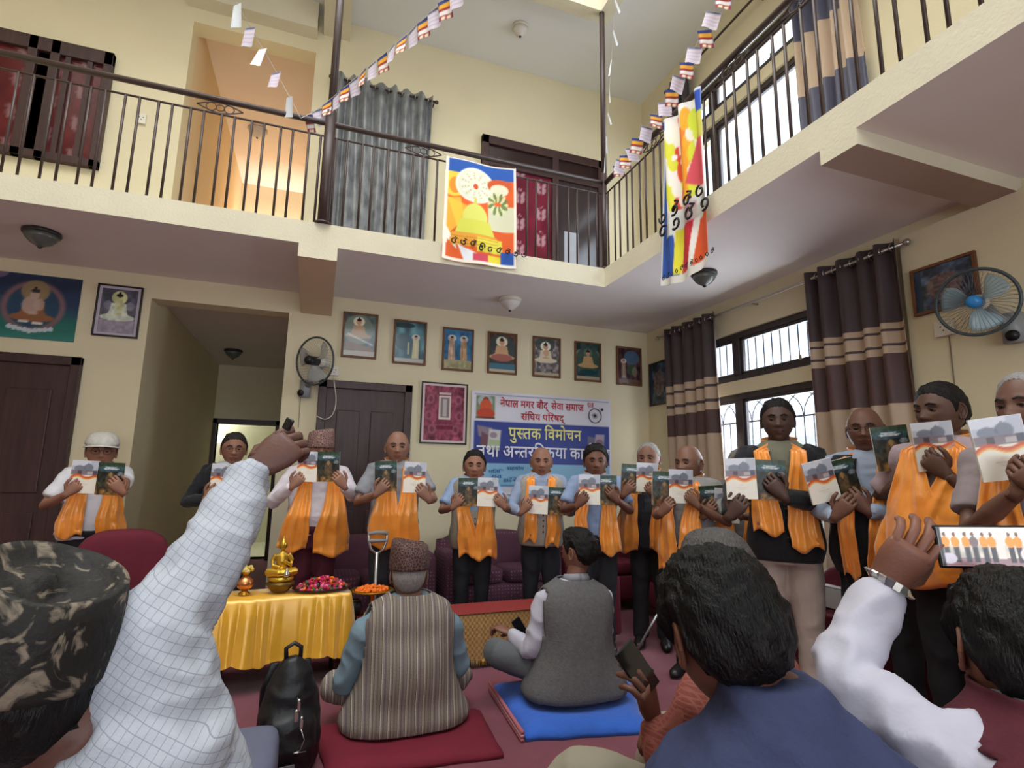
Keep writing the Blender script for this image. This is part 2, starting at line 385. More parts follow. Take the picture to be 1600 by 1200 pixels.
# neighbouring house seen bright beyond the window
gb = MB().box(7.5, 8, -1, 9, 0, 2.0); tag(gb.build('neighbour_wall', mat('sunlit white wall outside', 'f4f4f4', .8)), 'white garden wall outside beyond the window grille', 'wall', kind='structure')
st('ground', MB().box(RW+.25, 9, -3, 10, -.15, -.05), mat('pale concrete yard', 'c8c6c0', .9))
# ------------------------------------------------------------------ upper floor window, door and curtains
a = aty(182, 90, B); c = aty(160, 268, B)
wx1 = a.x; wx0 = -3.2; wz0, wz1 = c.z, a.z
refl = mat('reflecting dark window glass', '4a2626', .12, spec=.8, col2='6b5a58', vscale=3)
leafc = mat('maroon curtain behind glass', '7a2a38', .8)
def leafpaint(U, W, nx=5, ny=3, base='6e2233', leaf='b5929a'):
    c = Cv(U, W, base); c.noise(9, .3, 2)
    fx = (U*nx) % 1; fy = (W*ny+np.floor(U*nx) % 2*.5) % 1
    for s in (-1, 1):
        dx = fx-.5-s*.13; dy = fy-.45; ca, sa = math.cos(s*-.6), math.sin(s*-.6)
        for oy in (0, .2):
            ex = (dx*ca+(dy-oy)*sa)/.08; ey = (-dx*sa+(dy-oy)*ca)/.15; c.m((1-np.sqrt(ex**2+ey**2))/.3+.5, leaf, .85)
    d = np.sqrt(((fx-.5)/.07)**2+((fy-.85)/.045)**2); c.m(1.3-np.abs(d-1)/.3, leaf, .8)
    return c.C
d = MB(); f = .07
d.box(wx0, wx1, B-.06, B, wz1-.13, wz1); d.box(wx0, wx1, B-.06, B, wz0, wz0+f)
for x in (wx0, wx0+.75, wx1-.62, wx1-f): d.box(x, x+f, B-.06, B, wz0, wz1)
ow = st('window_7', d, wood, bevel=.005)
for (xa, xb) in ((wx0+f, wx0+.75), (wx0+.75+f, wx1-.62), (wx1-.62+f, wx1-f)):
    pn = grid('pane', xb-xa, wz1-wz0-.2, 30, 40, lambda U, W: leafpaint(U, W, 2, 3, '5a1f22', '8a6a6c'), paintmat('printed curtain behind glass', .15))
    link('pane', pn, ow, ((xa+xb)/2, B-.02, wz0+f))
    MB().box(xa+.2, xa+.24, B-.05, B-.015, wz0+f, wz1-.13).build('mullion', wood, ow)
# upper door right of the wheel flag
a = aty(752, 213, B); c = aty(938, 260, B); dx0, dx1, dzt = a.x, c.x+.02, a.z
d = MB(); d.box(dx0, dx1, B-.06, B, dzt-.1, dzt); d.box(dx0, dx0+.08, B-.06, B, z2, dzt); d.box(dx1-.08, dx1, B-.06, B, z2, dzt); d.box(dx0+.86, dx0+.94, B-.06, B, z2, dzt-.1)
d.box(dx0, dx1, B-.055, B, dzt-.36, dzt-.29)
dr = st('door_4', d, wood, bevel=.005)
link('pane', grid('pane', .78, dzt-.36-3.45, 50, 70, lambda U, W: leafpaint(U, W, 3, 4), paintmat('printed curtain behind glass', .15)), dr, (dx0+.47, B-.02, 3.45))
MB().box(dx0+.08, dx1-.08, B-.03, B-.01, dzt-.29, dzt-.1).build('transom_pane', mat('dark glass', '2c1a1a', .2), dr)
MB().box(dx0+.94, dx1-.08, B-.03, B-.01, z2, dzt-.36).build('glass_panel', mat('dark reflecting glass', '3a3032', .15), dr)
MB().box(dx0+1.02, dx0+1.2, B-.036, B-.028, 3.5, 4.1).build('notice', mat('pale blue paper', 'a9adb8', .6), dr)
MB().box(dx0+.08, dx0+.86, B-.03, B-.01, z2, 3.45).build('kick_panel', fasc, dr)
# ------------------------------------------------------------------ balcony railings
def ornament(mb, p0, dirv):
    """lens outline with circles between the two rails; p0 centre, dirv horizontal unit"""
    d = Vector(dirv); z = Vector((0, 0, 1)); L, h = .155, .042
    for s in (-1, 1): mb.tube([Vector(p0)+d*(L*t)+z*(s*h*(1-abs(t)**1.6)) for t in (-1, -.75, -.5, -.25, 0, .25, .5, .75, 1)], .005, 5)
    for (c, r) in ((-.06, .032), (0, .026), (.06, .032)):
        mb.tube([Vector(p0)+d*(c+r*1.05*math.cos(a*PI/6))+z*(r*math.sin(a*PI/6)) for a in range(13)], .004, 5)
def railing(label, p0, p1, posts=(), orn=(), seed=1, thick=.023):
    p0 = Vector(p0); p1 = Vector(p1); L = (p1-p0).length; d = (p1-p0)/L; rs = random.Random(seed)
    o = empty('balcony_railing', p0, 0, label, 'railing', 'balcony railings')
    P = lambda t, z: d*t+Vector((0, 0, z))
    MB().tube([P(0, z3-z2), P(L, z3-z2)], thick, 10).build('handrail', rail_m, o)
    MB().tube([P(0, z3-z2-.115), P(L, z3-z2-.115)], .008, 6).build('lower_rail', rail_m, o)
    bar = MB().tube([(0, 0, 0), (0, 0, z3-z2-.115)], .0095, 6).mesh('baluster', rail_m)
    t = .06; k = 0
    while t < L-.03:
        b = link('baluster', bar, o, P(t, 0)); t += (.118, .086)[k % 2]; k += 1
    for q in orn:
        m = MB(); ornament(m, P(q, z3-z2-.065), d); m.build('ornament', rail_m, o)
    return o
yr = b0+.03; xr = r0+.03
on = lambda px, py: aty(px, py, yr).x+3.47
railing('brown steel railing along the back balcony, with the wheel flag hanging on it', (-3.47, yr, z2), (xr, yr, z2), orn=(on(345, 163), on(662, 232)), seed=2)
oy = lambda px, py: yr-atx(px, py, xr).y
railing('brown steel railing along the right balcony below the bright upper window', (xr, yr, z2), (xr, -1.45, z2), orn=(oy(1022, 225), oy(1143, 100), oy(1250, -50)), seed=3)
for (x, r_, lb) in ((aty(516, 200, yr).x, .042, 'thick dark brown steel post rising from the back balcony left of the grey curtain'), (xr-.01, .026, 'slim dark brown steel post at the balcony corner')):
    m = MB(); m.tube([(0, 0, 0), (0, 0, z3-z2+.1)], r_, 14); m.tube([(0, 0, z3-z2+.1), (0, 0, z4-z2)], r_*.72 if r_ > .03 else r_, 14)
    o = empty('steel_post', (x, yr-.005, z2), 0, lb, 'post'); m.build('shaft', rail_m, o)
    MB().lathe([(r_*1.6, 0), (r_*1.6, .012), (r_*1.05, .02)], 16).build('base_plate', rail_m, o)
# ------------------------------------------------------------------ bunting
def flagpaint(kind):
    def f(U, W):
        if kind: c = Cv(U, W, 'cfc4cf'); c.rect(0, 1, .86, 1, '3a4468'); [c.rect(0, 1, y, y+.06, 'ab9db4', .6) for y in (.2, .42, .64)]; return c.C
        c = Cv(U, W, '33407e'); c.rect(0, 1, .62, .82, 'e9ab3a'); c.rect(0, 1, .44, .62, '9c2f2c'); c.rect(0, 1, .27, .44, 'e8e2de'); c.rect(0, 1, 0, .27, 'a8332e')
        c.rect(.18, .38, 0, .2, 'f0e0c0'); c.rect(.58, .78, 0, .2, 'f0e0c0'); return c.C
    return f
fm = [grid('flag', 1, 1, 8, 14, flagpaint(k), paintmat('thin printed cloth', .8)) for k in (0, 1)]
for m_ in fm:
    for v in m_.vertices: v.co.z -= 1.0; v.co.y = .09*math.sin(v.co.x*5)*(-v.co.z)
whitef = grid('flag', 1, 1, 4, 6, lambda U, W: Cv(U, W, 'e6ecf4').C, paintmat('thin printed cloth', .8))
for v in whitef.vertices: v.co.z -= 1.0; v.co.y = .15*math.sin(v.co.x*4)*(-v.co.z)
def bunting(label, pts, fw, fh, step, seed=0, twist=None, white=0.0, z_rot=.25, cord=.0025):
    P = [Vector(p) for p in spline(pts, 10)]; o = empty('bunting', P[0], 0, label, 'bunting', 'strings of small striped flags')
    MB().tube([p-P[0] for p in P], cord, 5).build('cord', mat('white cord', 'c8c4bc', .8), o)
    rs = random.Random(seed); acc = 0; k = 0
    for i in range(len(P)-1):
        seg = P[i+1]-P[i]; L = seg.length; t = 0
        while acc+(L-t) >= step:
            t += step-acc; acc = 0; q = P[i]+seg*(t/L)
            me = whitef if rs.random() < white else fm[k % 2]; k += 1
            f = link('flag', me, o, q-P[0]); h = math.atan2(seg.y, seg.x) if twist is None else twist
            f.rotation_euler = (rs.uniform(-.2, .2), math.atan2(-seg.z, math.hypot(seg.x, seg.y))*.75 if twist is None else rs.uniform(-.3, .3), h+rs.uniform(-z_rot, z_rot)+(0 if math.cos(h) > 0 else PI)); f.scale = (fw, fw, fh)
        acc += L-t
    return o
pA = aty(470, 185, yr-.05)
bunting('string of small flags dropping steeply from upper left to the back railing', [atd(350, -30, 3.4), atd(384, 30, 3.7), atd(430, 110, 4.1), pA], .085, .15, .185, 1, twist=-.75, white=.3)
bunting('string of small striped flags rising right across the thick post', [pA, atd(500, 168, 4.35), atd(560, 118, 4.1), atd(640, 50, 3.75), atd(720, -25, 3.4)], .105, .13, .112, 2)
pc = Vector((xr-.03, yr-.04, z3+.04))
bunting('string of flags hanging edge on, nearly vertical, above the balcony corner', [pc, atd(950, 170, 4.6), atd(956, 80, 4.3), atd(962, -30, 4.0)], .022, .15, .2, 3, twist=1.35, white=.9)
bunting('string of small striped flags running along above the right railing', [pc+Vector((.05, -.12, .02)), atd(985, 232, 4.55), atd(1035, 165, 4.2), atd(1080, 85, 3.8), atd(1125, 0, 3.5), atd(1150, -60, 3.3)], .10, .13, .115, 4, twist=-.35)
# ------------------------------------------------------------------ the two large hanging flags
def squiggle(mb, x, z, s, n, seed, y=-.006):
    """a line of round looped letters"""
    rs = random.Random(seed)
    for k in range(n):
        cx = x+k*s*1.15; r = s*.36; a0 = rs.uniform(0, 6)
        pts = [(cx+r*(1-.055*i)*math.cos(a0+i*.55), y, z+r*(1-.055*i)*math.sin(a0+i*.55)) for i in range(12)]
        if rs.random() < .6: pts += [(cx+r*1.1, y, z+r*1.1), (cx+r*.2, y, z+r*1.45)]
        mb.tube(pts, s*.075, 4)
def wheel_flag(U, W):
    c = Cv(U, W, 'e0602a'); c.noise(7, .25, 5)
    c.poly([(0, .62), (.3, .55), (.2, .35), (0, .2)], 'f0b03c'); c.poly([(.05, .6), (.22, .62), (.3, .35), (.2, .3)], 'efd04a', .8)
    c.poly([(-.05, .42), (.16, .2), (.2, .1), (-.05, .2)], 'f1efe2'); c.rect(.6, 1, .35, .6, 'd9d8b8'); c.rect(.62, 1, .12, .33, 'e0602a')
    c.ell(.12, .76, .2, .14, 'f0d24a'); c.ell(.14, .73, .08, .08, 'e8862c', .8)
    c.rect(0, 1, .86, 1, '2c5bb0'); c.ell(.42, .76, .27, .17, 'e4e6cf')
    for k in range(22):
        a = 2*PI*k/22; dx, dy = math.cos(a), math.sin(a)
        for q in (.55, .75, .95): c.ell(.42+dx*.2*q, .76+dy*.13*q, .012, .008, 'f6f6ee' if k % 2 else 'cfc98c')
    c.ell(.42, .75, .035, .028, 'd8552e'); c.ring(.42, .76, .265, .165, .05, 'f6f4ea')
    c.ell(.76, .8, .17, .07, 'd05a2c'); c.ell(.76, .76, .13, .06, 'e8e4c8')
    for k in range(16): a = 2*PI*k/16; c.ell(.74+.1*math.cos(a), .62+.07*math.sin(a), .05, .022, '71854a' if k % 2 else 'dfe2b0', .9, rot=a)
    c.tri(.42, .5, .64, .04, .012, 'd8cf5a'); c.tri(.42, .5, .55, .06, .05, 'e8e07a')
    c.ell(.42, .44, .17, .14, 'dfe070'); c.poly([(.16, .28), (.7, .28), (.62, .42), (.22, .42)], 'd9d858')
    c.poly([(.08, .16), (.82, .16), (.72, .28), (.12, .28)], 'e9a23a'); c.rect(.45, .8, .12, .26, 'e4d84a')
    for y in (.18, .21, .24): c.rect(.1, .75, y, y+.006, 'a8701f', .7)
    c.poly([(.2, .17), (.45, .1), (.45, 0), (.3, 0)], 'eceef4'); c.rect(.4, .6, 0, .1, 'cf4a5c'); c.rect(.6, .78, 0, .1, 'e9d83e'); c.rect(.78, 1, 0, .15, '2b56a8')
    c.poly([(.06, 0), (.2, 0), (.22, .1), (.06, .2)], 'e0602a')
    for (a, b_, d, e) in ((0, .045, 0, 1), (.965, 1, 0, 1), (0, 1, .985, 1), (0, 1, 0, .03)): c.rect(a, b_, d, e, 'f3eee0')
    return c.C
def face_flag(U, W):
    c = Cv(U, W, 'ece9e4'); c.rect(0, .2, 0, 1, '2f55a8'); c.poly([(.0, 0), (.42, 0), (.3, .3), (0, .34)], '2f55a8')
    c.rect(.15, .9, .42, .93, 'f1e9df')
    for k, (x, w_, cc, y0, y1) in enumerate(((.28, .06, 'dfe03a', .38, .9), (.4, .06, 'd8402c', .36, .97), (.47, .05, 'e8e23c', .4, .98), (.56, .07, 'ea7a26', .4, .93), (.66, .05, 'f0a828', .44, .9), (.76, .05, 'd6e03a', .5, .88))):
        for j in range(7):
            y = y0+(y1-y0)*j/6; c.ell(x+.04*math.sin(j*2.1+k), y, w_*1.3, .07, cc if (j+k) % 3 else 'f4efe6', .95)
    c.ell(.45, .66, .1, .09, 'e05024'); c.ell(.6, .6, .05, .14, 'ee9a28'); c.ell(.32, .74, .03, .02, 'f8f6f0'); c.ell(.42, .7, .02, .02, 'f8f6f0')
    c.poly([(.62, .52), (.98, .42), (.98, .72), (.8, .8)], 'd2505a'); c.poly([(.8, .72), (1, .7), (1, .9), (.8, .88)], 'c8c24a'); c.rect(.8, 1, .86, 1, '2c4fb0')
    c.rect(.1, 1, .28, .42, 'e6e6e2'); c.rect(.55, .75, .3, .4, 'b84a5a', .4); c.ell(.9, .33, .25, .05, 'c9c4ba', .7)
    c.poly([(.3, .05), (.44, .05), (.5, .3), (.34, .3)], 'e9e03e'); c.poly([(.44, .04), (.6, .04), (.72, .3), (.5, .3)], 'c92f3c')
    c.poly([(.6, .03), (.68, .03), (.8, .3), (.72, .3)], 'ece8e0'); c.poly([(.68, .03), (1, .03), (1, .28), (.8, .28)], 'd9572a')
    for (a, b_, d, e) in ((0, .02, 0, 1), (0, 1, .985, 1), (0, 1, 0, .045)): c.rect(a, b_, d, e, 'e6e2da')
    return c.C
cloth = paintmat('thin printed cloth', .8)
ink = mat('black printed ink', '1e1c22', .7)
def swave(U, W, X, Z):
    return X*(1+.05*(1-W))+.01*(1-W), .018*np.sin(U*9+W*2)*(1-.5*W)-.012, Z-.015*np.sin(U*PI)*(1-W*.2)
a = aty(697, 243, yr-.05); c = aty(805, 264, yr-.05); b_ = aty(703, 405, yr-.05); Wf = c.x-a.x; Hf = a.z-b_.z
def _h(q, W0, H0, posf, me):
    me.name = q; return me
t = grid('banner_cloth', Wf, Hf, 90, 110, wheel_flag, cloth, pos=swave)
o = empty('wheel_flag', ((a.x+c.x)/2+.0, yr-.05, a.z-Hf), 0, 'square blue, orange and yellow flag with a wheel and a dome, on the back railing', 'flag')
link('banner_cloth', t, o); m = MB(); squiggle(m, -Wf*.36, Hf*.165, .07, 4, 4, -.035); squiggle(m, Wf*.02, Hf*.135, .066, 6, 8, -.035); m.build('lettering', ink, o)
for sx in (-1, 1): MB().tube([(sx*Wf/2, -.01, Hf), (sx*Wf/2+.02*sx, .05, Hf+.05)], .004, 5).build('tie_string', mat('white cord', 'c8c4bc'), o)
# narrow flag on the right railing
p0_ = atx(1037, 205, xr-.05); p1_ = atx(1103, 140, xr-.05); Hn = p0_.z-atx(1037, 452, xr-.05).z
Wn = abs(p0_.y-p1_.y)
def nwave(U, W, X, Z):
    return X*(1+.12*(1-W))-.03*(1-W)**2, .035*np.sin(U*17+W*1.5)*(.35+.65*W)-.02, Z-.05*(1-W)*np.sin(U*3.1)
o = empty('figure_flag', (xr-.06, (p0_.y+p1_.y)/2, p0_.z-Hn+.02), -PI/2, 'long blue, yellow, red and orange flag hanging from the right railing', 'flag')
link('banner_cloth', grid('banner_cloth', Wn, Hn, 70, 150, face_flag, cloth, pos=nwave), o)
m = MB(); squiggle(m, -Wn*.40, Hn*.385, .12, 4, 12, -.06); squiggle(m, -Wn*.4, Hn*.30, .13, 4, 14, -.06); squiggle(m, -Wn*.44, Hn*.02, .045, 11, 16, -.055); m.build('lettering', ink, o)
# ------------------------------------------------------------------ curtains
def curtain(name, label, loc, rz, W, zt, zb, mats, bands, folds=6, amp=.045, flare=.0, eyelets=True, gather=0, group=None, seed=0):
    """bands: list of (z_top, material index) from the top down"""
    o = empty(name, loc, rz, label, 'curtain', group); n = folds*14; zs = [zt]
    for (z, _) in bands[1:]: zs += [z]
    zs = sorted(set(zs+[zb]+list(np.linspace(zt, zb, 22))), reverse=True); rs = random.Random(seed); ph = [rs.uniform(-.5, .5) for _ in range(folds+1)]
    V = []; F = []; MI = []
    for z in zs:
        t = (zt-z)/(zt-zb)
        for i in range(n+1):
            u = i/n; f = u*folds; a = amp*(1-.25*t)*(.75+.25*math.sin(ph[int(min(f, folds-1e-6))]*9+t*2)); x = (u-.5)*W*(1+flare*t)+.012*math.sin(f*2+t*3+ph[0]*5)
            V.append((x, -a*math.sin(2*PI*f+.5*math.sin(t*4+ph[1]*6)), z))
    for j in range(len(zs)-1):
        zc = (zs[j]+zs[j+1])/2; mi = [b[1] for b in bands if zc <= b[0]+1e-6][-1]
        for i in range(n): F.append((j*(n+1)+i, (j+1)*(n+1)+i, (j+1)*(n+1)+i+1, j*(n+1)+i+1)); MI.append(mi)
    me = mesh('curtain_panel', V, F, mats, MI, True); c = link('curtain_panel', me, o); s = c.modifiers.new('s', 'SOLIDIFY'); s.thickness = .004
    if eyelets:
        for k in range(folds*2):
            u = (k+.5)/(folds*2); MB().torus((( u-.5)*W, 0, zt-.055), .024, .005, 'x', 14, 5).build('eyelet', steel, o)
    return o
p = aty(222, 187, B); socket_up = (p.x, B, p.z)
drk = mat('dark brown curtain fabric', '3c2b2e', .55, var=.15, vscale=5, sheen=.15, spec=.5); brn = mat('brown curtain fabric', '4e2f2c', .55, var=.12, vscale=5, sheen=.15, spec=.5)
bei = mat('beige curtain fabric', 'bfa68e', .6, var=.06, vscale=8, sheen=.3, stretch=(4, 4, .4))
rodm = steel; xc = RW-.10
def lower_bands(px):
    zz = lambda py: atx(px, py, xc).z
    return zz
sA = lambda py: atx(1110, py, xc).z
def bandset(f, ys, scale=None):
    mi = [0, 2, 0, 2, 0, 2, 1, 2]; return [(f(y), m) for y, m in zip(ys, mi)]
ya0 = atx(1040, 560, xc).y; ya1 = atx(1120, 560, xc).y
bA = bandset(sA, (490, 589, 600, 604, 623, 628, 640, 677))
curtain('window_curtain', 'dark brown curtain with beige stripes, left of the lower window', (xc, (ya0+ya1)/2, 0), -PI/2, ya0-ya1, 2.90, .12, [drk, brn, bei], bA, 5, .05, group='striped curtains of the lower window')
sB = lambda py: atx(1345, py, xc).z
yb0 = atx(1262, 500, xc).y; yb1 = atx(1414, 500, xc).y
bB = [(2.95, 0), (sB(516), 2), (sB(525), 0), (sB(529), 2), (sB(547), 0), (sB(551), 2), (sB(562), 1), (sB(637), 2)]
curtain('window_curtain', 'dark brown curtain with beige stripes, right of the lower window beside the framed picture', (xc, (yb0+yb1)/2, 0), -PI/2, yb0-yb1, 2.90, .12, [drk, brn, bei], bB, 5, .05, group='striped curtains of the lower window')
def rod(label, x, ya, yb, z, axis='y', r=.012, m=rodm):
    o = empty('curtain_rod', (x, ya, z), 0, label, 'curtain rod'); L = yb-ya; e = (lambda t: (0, t, 0)) if axis == 'y' else (lambda t: (t, 0, 0))
    MB().tube([e(0), e(L)], r, 10).build('pole', m, o)
    for t in (0, L): MB().ball(e(t), r*2, 12).build('finial', m, o)
    for t in (.12*L, .5*L, .88*L):
        q = e(t); w_ = (q[0]+(RW-x if axis == 'y' else 0), q[1]+(B-ya if axis != 'y' else 0)+0, 0); MB().tube([q, w_], r*.7, 6).build('bracket', m, o)
    return o
rod('pale metal curtain rod above the lower right window', xc, 2.28, 5.05, 2.845)
# upper floor curtains of the right wall
rod('dark curtain rod above the bright upper window', xc, 2.0, 4.75, atx(1130, 48, xc).z, m=rail_m)
zu = atx(1130, 48, xc).z
yy0 = atx(1048, 130, xc).y; yy1 = atx(1076, 130, xc).y
curtain('window_curtain', 'dark bundle of curtain left of the bright upper window', (xc, (yy0+yy1)/2, 0), -PI/2, yy0-yy1, zu+.03, z2+.05, [mat('dark upper curtain fabric', '3a3238', .5, sheen=.2, spec=.5), brn, bei], [(6, 0)], 3, .05, group='curtains of the upper window')
yy0 = atx(1245, 130, xc).y; yy1 = atx(1350, 120, xc).y; zz = lambda py: atx(1285, py, xc).z
curtain('window_curtain', 'slate blue and beige banded curtain right of the bright upper window', (xc, (yy0+yy1)/2, 0), -PI/2, yy0-yy1, zu+.03, z2+.05, [mat('slate curtain fabric', '4b4a5e', .5, sheen=.2, spec=.5), brn, bei], [(6, 0), (zz(32), 2), (zz(128), 0)], 5, .05, group='curtains of the upper window')
# grey curtain over a doorway on the upper floor
a = aty(527, 117, B-.1); c = aty(674, 152, B-.1)
gm = mat('grey satin curtain fabric', '8a8c8e', .34, col2='44474a', vscale=5, sheen=.2, spec=.8, stretch=(2.5, 2, 1.2)); dk = mat('dark grey curtain fabric', '4d4f52', .45, var=.3, vscale=9, spec=.7)
curtain('doorway_curtain', 'grey satin pleated curtain hanging on the upper back wall', ((a.x+c.x)/2, B-.1, 0), 0, c.x-a.x, a.z+.02, z2+.03, [gm], [(9, 0)], 7, .05, seed=5)
rod('thin dark rod carrying the grey upper curtain', a.x-.05, B-.1, 0, a.z-.035, 'x') if False else None
o = empty('curtain_rod', (a.x-.06, B-.1, a.z-.035), 0, 'thin dark rod carrying the grey satin curtain upstairs', 'curtain rod'); L = c.x-a.x+.12
MB().tube([(0, 0, 0), (L, 0, 0)], .012, 8).build('pole', rail_m, o)
for t in (0, L): MB().ball((t, 0, 0), .022, 10).build('finial', rail_m, o); MB().tube([(t*.96+.02, 0, 0), (t*.96+.02, .1, 0)], .008, 6).build('bracket', rail_m, o)
# ------------------------------------------------------------------ ceiling lamps
def lamp(label, p, z, dark=True, r=.17):
    o = empty('ceiling_lamp', (p.x, p.y, z), 0, label, 'ceiling lamp'); g = mat('grey frosted lamp glass', '5b5e58', .3, spec=.6) if dark else mat('white frosted lamp glass', 'd9d2cc', .35)
    MB().lathe([(r, 0), (r*1.02, -.018), (r*.97, -.03)], 28).build('rim', mat('dark metal rim', '2c2a28', .4) if dark else plastic_w, o)
    MB().lathe([(r*.94, -.028), (r*.8, -.06), (r*.55, -.09), (r*.25, -.108), (.02, -.115)], 28).build('glass_bowl', g, o)
    MB().ball((0, 0, -.118), .014, 8).build('finial', mat('dark metal rim', '2c2a28', .4), o)
lamp('dark glass ceiling lamp at the far left under the balcony', atz(66, 362, z1), z1, r=.115)
lamp('grey glass ceiling lamp under the right balcony near the long flag', atz(1100, 426, z1), z1, r=.105)
lamp('dark ceiling lamp in the passage on the ground floor', atz(365, 547, 2.86), 2.86, r=.11)
lamp('small white ceiling lamp above the row of framed pictures', atz(797, 467, z1), z1, False, .11)
lamp('white round lamp on the upper ceiling', atz(813, 42, z5), z5, False, .09)
lamp('white lamp on the pinkish ceiling of the upper passage', atz(403, 203, 5.82), 5.82, False, .12)
p = aty(328, 686, 11.1); o = empty('tube_light', (p.x, 11.0, p.z), 0, 'bright lit lamp on the far wall beyond the passage doorway', 'lamp')
MB().tube([(-.26, 0, 0), (.26, 0, 0)], .07, 12).build('lit_tube', emat('lit lamp tube', 'ffffff', 5), o); MB().box(-.3, .3, .05, .08, -.05, .05).build('housing', plastic_w, o)
lp = bpy.data.lights.new('far_room_lamp', 'POINT'); lp.energy = 40; lp.shadow_soft_size = .1; q = bpy.data.objects.new('far_room_lamp', lp); COL.objects.link(q); q.location = (p.x, p.y, 2.4)
lp = bpy.data.lights.new('upper_passage_fill', 'AREA'); lp.energy = 45; lp.size = 1.0; lp.color = (1, .93, .90); q = bpy.data.objects.new('upper_passage_fill_light', lp); COL.objects.link(q); q.location = (-.9, 8.7, 4.2); q.rotation_euler = (PI*.62, 0, 0)  # unseen area light added to brighten the upper passage, no window there
# ------------------------------------------------------------------ wall fans
def fan(label, hub, R, facing, hubcol, bladecol, arm_to, tilt=0):
    o = empty('wall_fan', hub, 0, label, 'wall fan'); f = Vector(facing).normalized(); q = f.to_track_quat('Z', 'Y').to_matrix().to_4x4()
    cage = mat('grey fan wire', '77787a', .35, metal=.6); X = lambda mb, n, m, p=o: (lambda ob: (setattr(ob, 'matrix_local', q), ob)[1])(mb.build(n, m, p))
    g = MB(); g.torus((0, 0, 0), R, .009, 'z', 40, 8); gr = X(g, 'cage_rim', mat('dark fan rim', '3f4a4c', .35))
    w = MB()
    for s in (1, -1):
        for k in range(44):
            a = 2*PI*k/44; w.tube([(R*math.cos(a), R*math.sin(a), 0), (R*.8*math.cos(a+.06), R*.8*math.sin(a+.06), s*.055), (R*.2*math.cos(a+.2), R*.2*math.sin(a+.2), s*.08)], .0011, 3)
    w = X(w, 'cage_wires', cage); w['kind'] = 'stuff'
    bl = mat('translucent fan blade '+bladecol, bladecol, .25, spec=.6)
    bl.node_tree.nodes['Principled BSDF'].inputs['Alpha'].default_value = .5
    for k in range(3):
        b = MB(); a0 = 2*PI*k/3+.5; V = []
        for i in range(7):
            t = i/6; r = R*(.16+.72*t); wd_ = .55+.55*math.sin(t*PI*.8); 
            for j in range(7): s = (j/6-.5)*wd_; V.append((r*math.cos(a0+s+.25*t), r*math.sin(a0+s+.25*t), .03*(-s/wd_*2)))
        b.add(V, [(i*7+j, i*7+j+1, (i+1)*7+j+1, (i+1)*7+j) for i in range(6) for j in range(6)], 0, True); bo = X(b, 'blade', bl); sd = bo.modifiers.new('s', 'SOLIDIFY'); sd.thickness = .002
    X(MB().lathe([(R*.19, -.03), (R*.19, .085), (R*.14, .1), (.01, .104)], 24), 'hub_cap', mat('fan hub '+hubcol, hubcol, .3))
    X(MB().lathe([(R*.17, -.16), (R*.24, -.13), (R*.24, -.05), (R*.1, -.03)], 24), 'motor_housing', plastic_w)
    h = Vector(hub); b_ = -f*.11; t = Vector(arm_to)-h
    MB().tube([b_, b_*.9+(t-b_)*.5+Vector((0, 0, -.02)), t], [.03, .028, .034], 12).build('arm', mat('grey fan plastic', '8f9294', .4), o)
    e = MB(); e.tube([t+Vector((0, 0, .07)), t+Vector((0, 0, -.09))], .05, 18); e.build('wall_mount', mat('grey fan plastic', '8f9294', .4), o)
    kd = f; e = MB(); k0 = t+f*.045+Vector((0, 0, -.05)); e.tube([k0, k0+f*.02], .03, 16); e.build('speed_knob', black, o)
    return o
fy = B-.32; h = aty(492, 564, fy); fan('wall fan with black hub beside the ground floor door', h, .215, (-.95, -1, -.12), '1c1c1e', 'b9bcbc', aty(477, 606, B-.05))
h = atx(1526, 472, RW-.32); fan('wall fan with blue hub on the right wall in front of a framed picture', h, .178, (-1, -.35, -.2), '2a7fc0', '9fc0cc', atx(1583, 510, RW-.09))
def socket(label, p, n, w_=.09, h_=.09):
    o = empty('wall_socket', p, 0 if n == 'y' else -PI/2, label, 'socket')
    MB().box(-w_/2, w_/2, -.025, 0, -h_/2, h_/2).build('plate', plastic_w, o, bevel=.004)
    for (x, z) in ((-.015, .01), (.015, .01), (0, -.015)): MB().tube([(x, -.0262, z), (x, -.022, z)], .005, 8).build('hole', black, o)
socket('small white switch on the upper wall right of the dark window', socket_up, 'y', .07, .1)
p = aty(522, 580, B); socket('small white switch box beside the left wall fan', (p.x, B, p.z), 'y')
p = atx(1478, 513, RW-.05); socket('white socket on the right wall under the framed picture', (RW-.05, p.y, p.z), 'x', .11, .1)
def cable(label, pts, r=.005, m=None):
    P = [Vector(q) for q in spline(pts, 8)]; o = MB().tube([q-P[0] for q in P], r, 6).build('cable', m or mat('white cable', 'cfc7ba', .5)); o.location = P[0]; tag(o, label, 'cable')
cable('white cable looping over the ground floor door', [aty(521, 588, B-.06), aty(525, 625, B-.07), aty(520, 647, B-.07), aty(508, 655, B-.07), aty(494, 650, B-.07)])
cable('thin double cable below the black hub fan', [aty(470, 612, B-.006), aty(468, 640, B-.006), aty(466, 668, B-.006)], .003, mat('grey cable', '7c7264'))
cable('thin cable hanging from the right wall socket', [atx(1483, 525, RW-.055), atx(1488, 570, RW-.055), atx(1496, 640, RW-.055)], .003, mat('grey cable', '7c7264'))
cable('thin cable below the blue hub fan', [atx(1588, 535, RW-.005), atx(1594, 590, RW-.005), atx(1600, 640, RW-.005)], .003, mat('grey cable', '7c7264'))
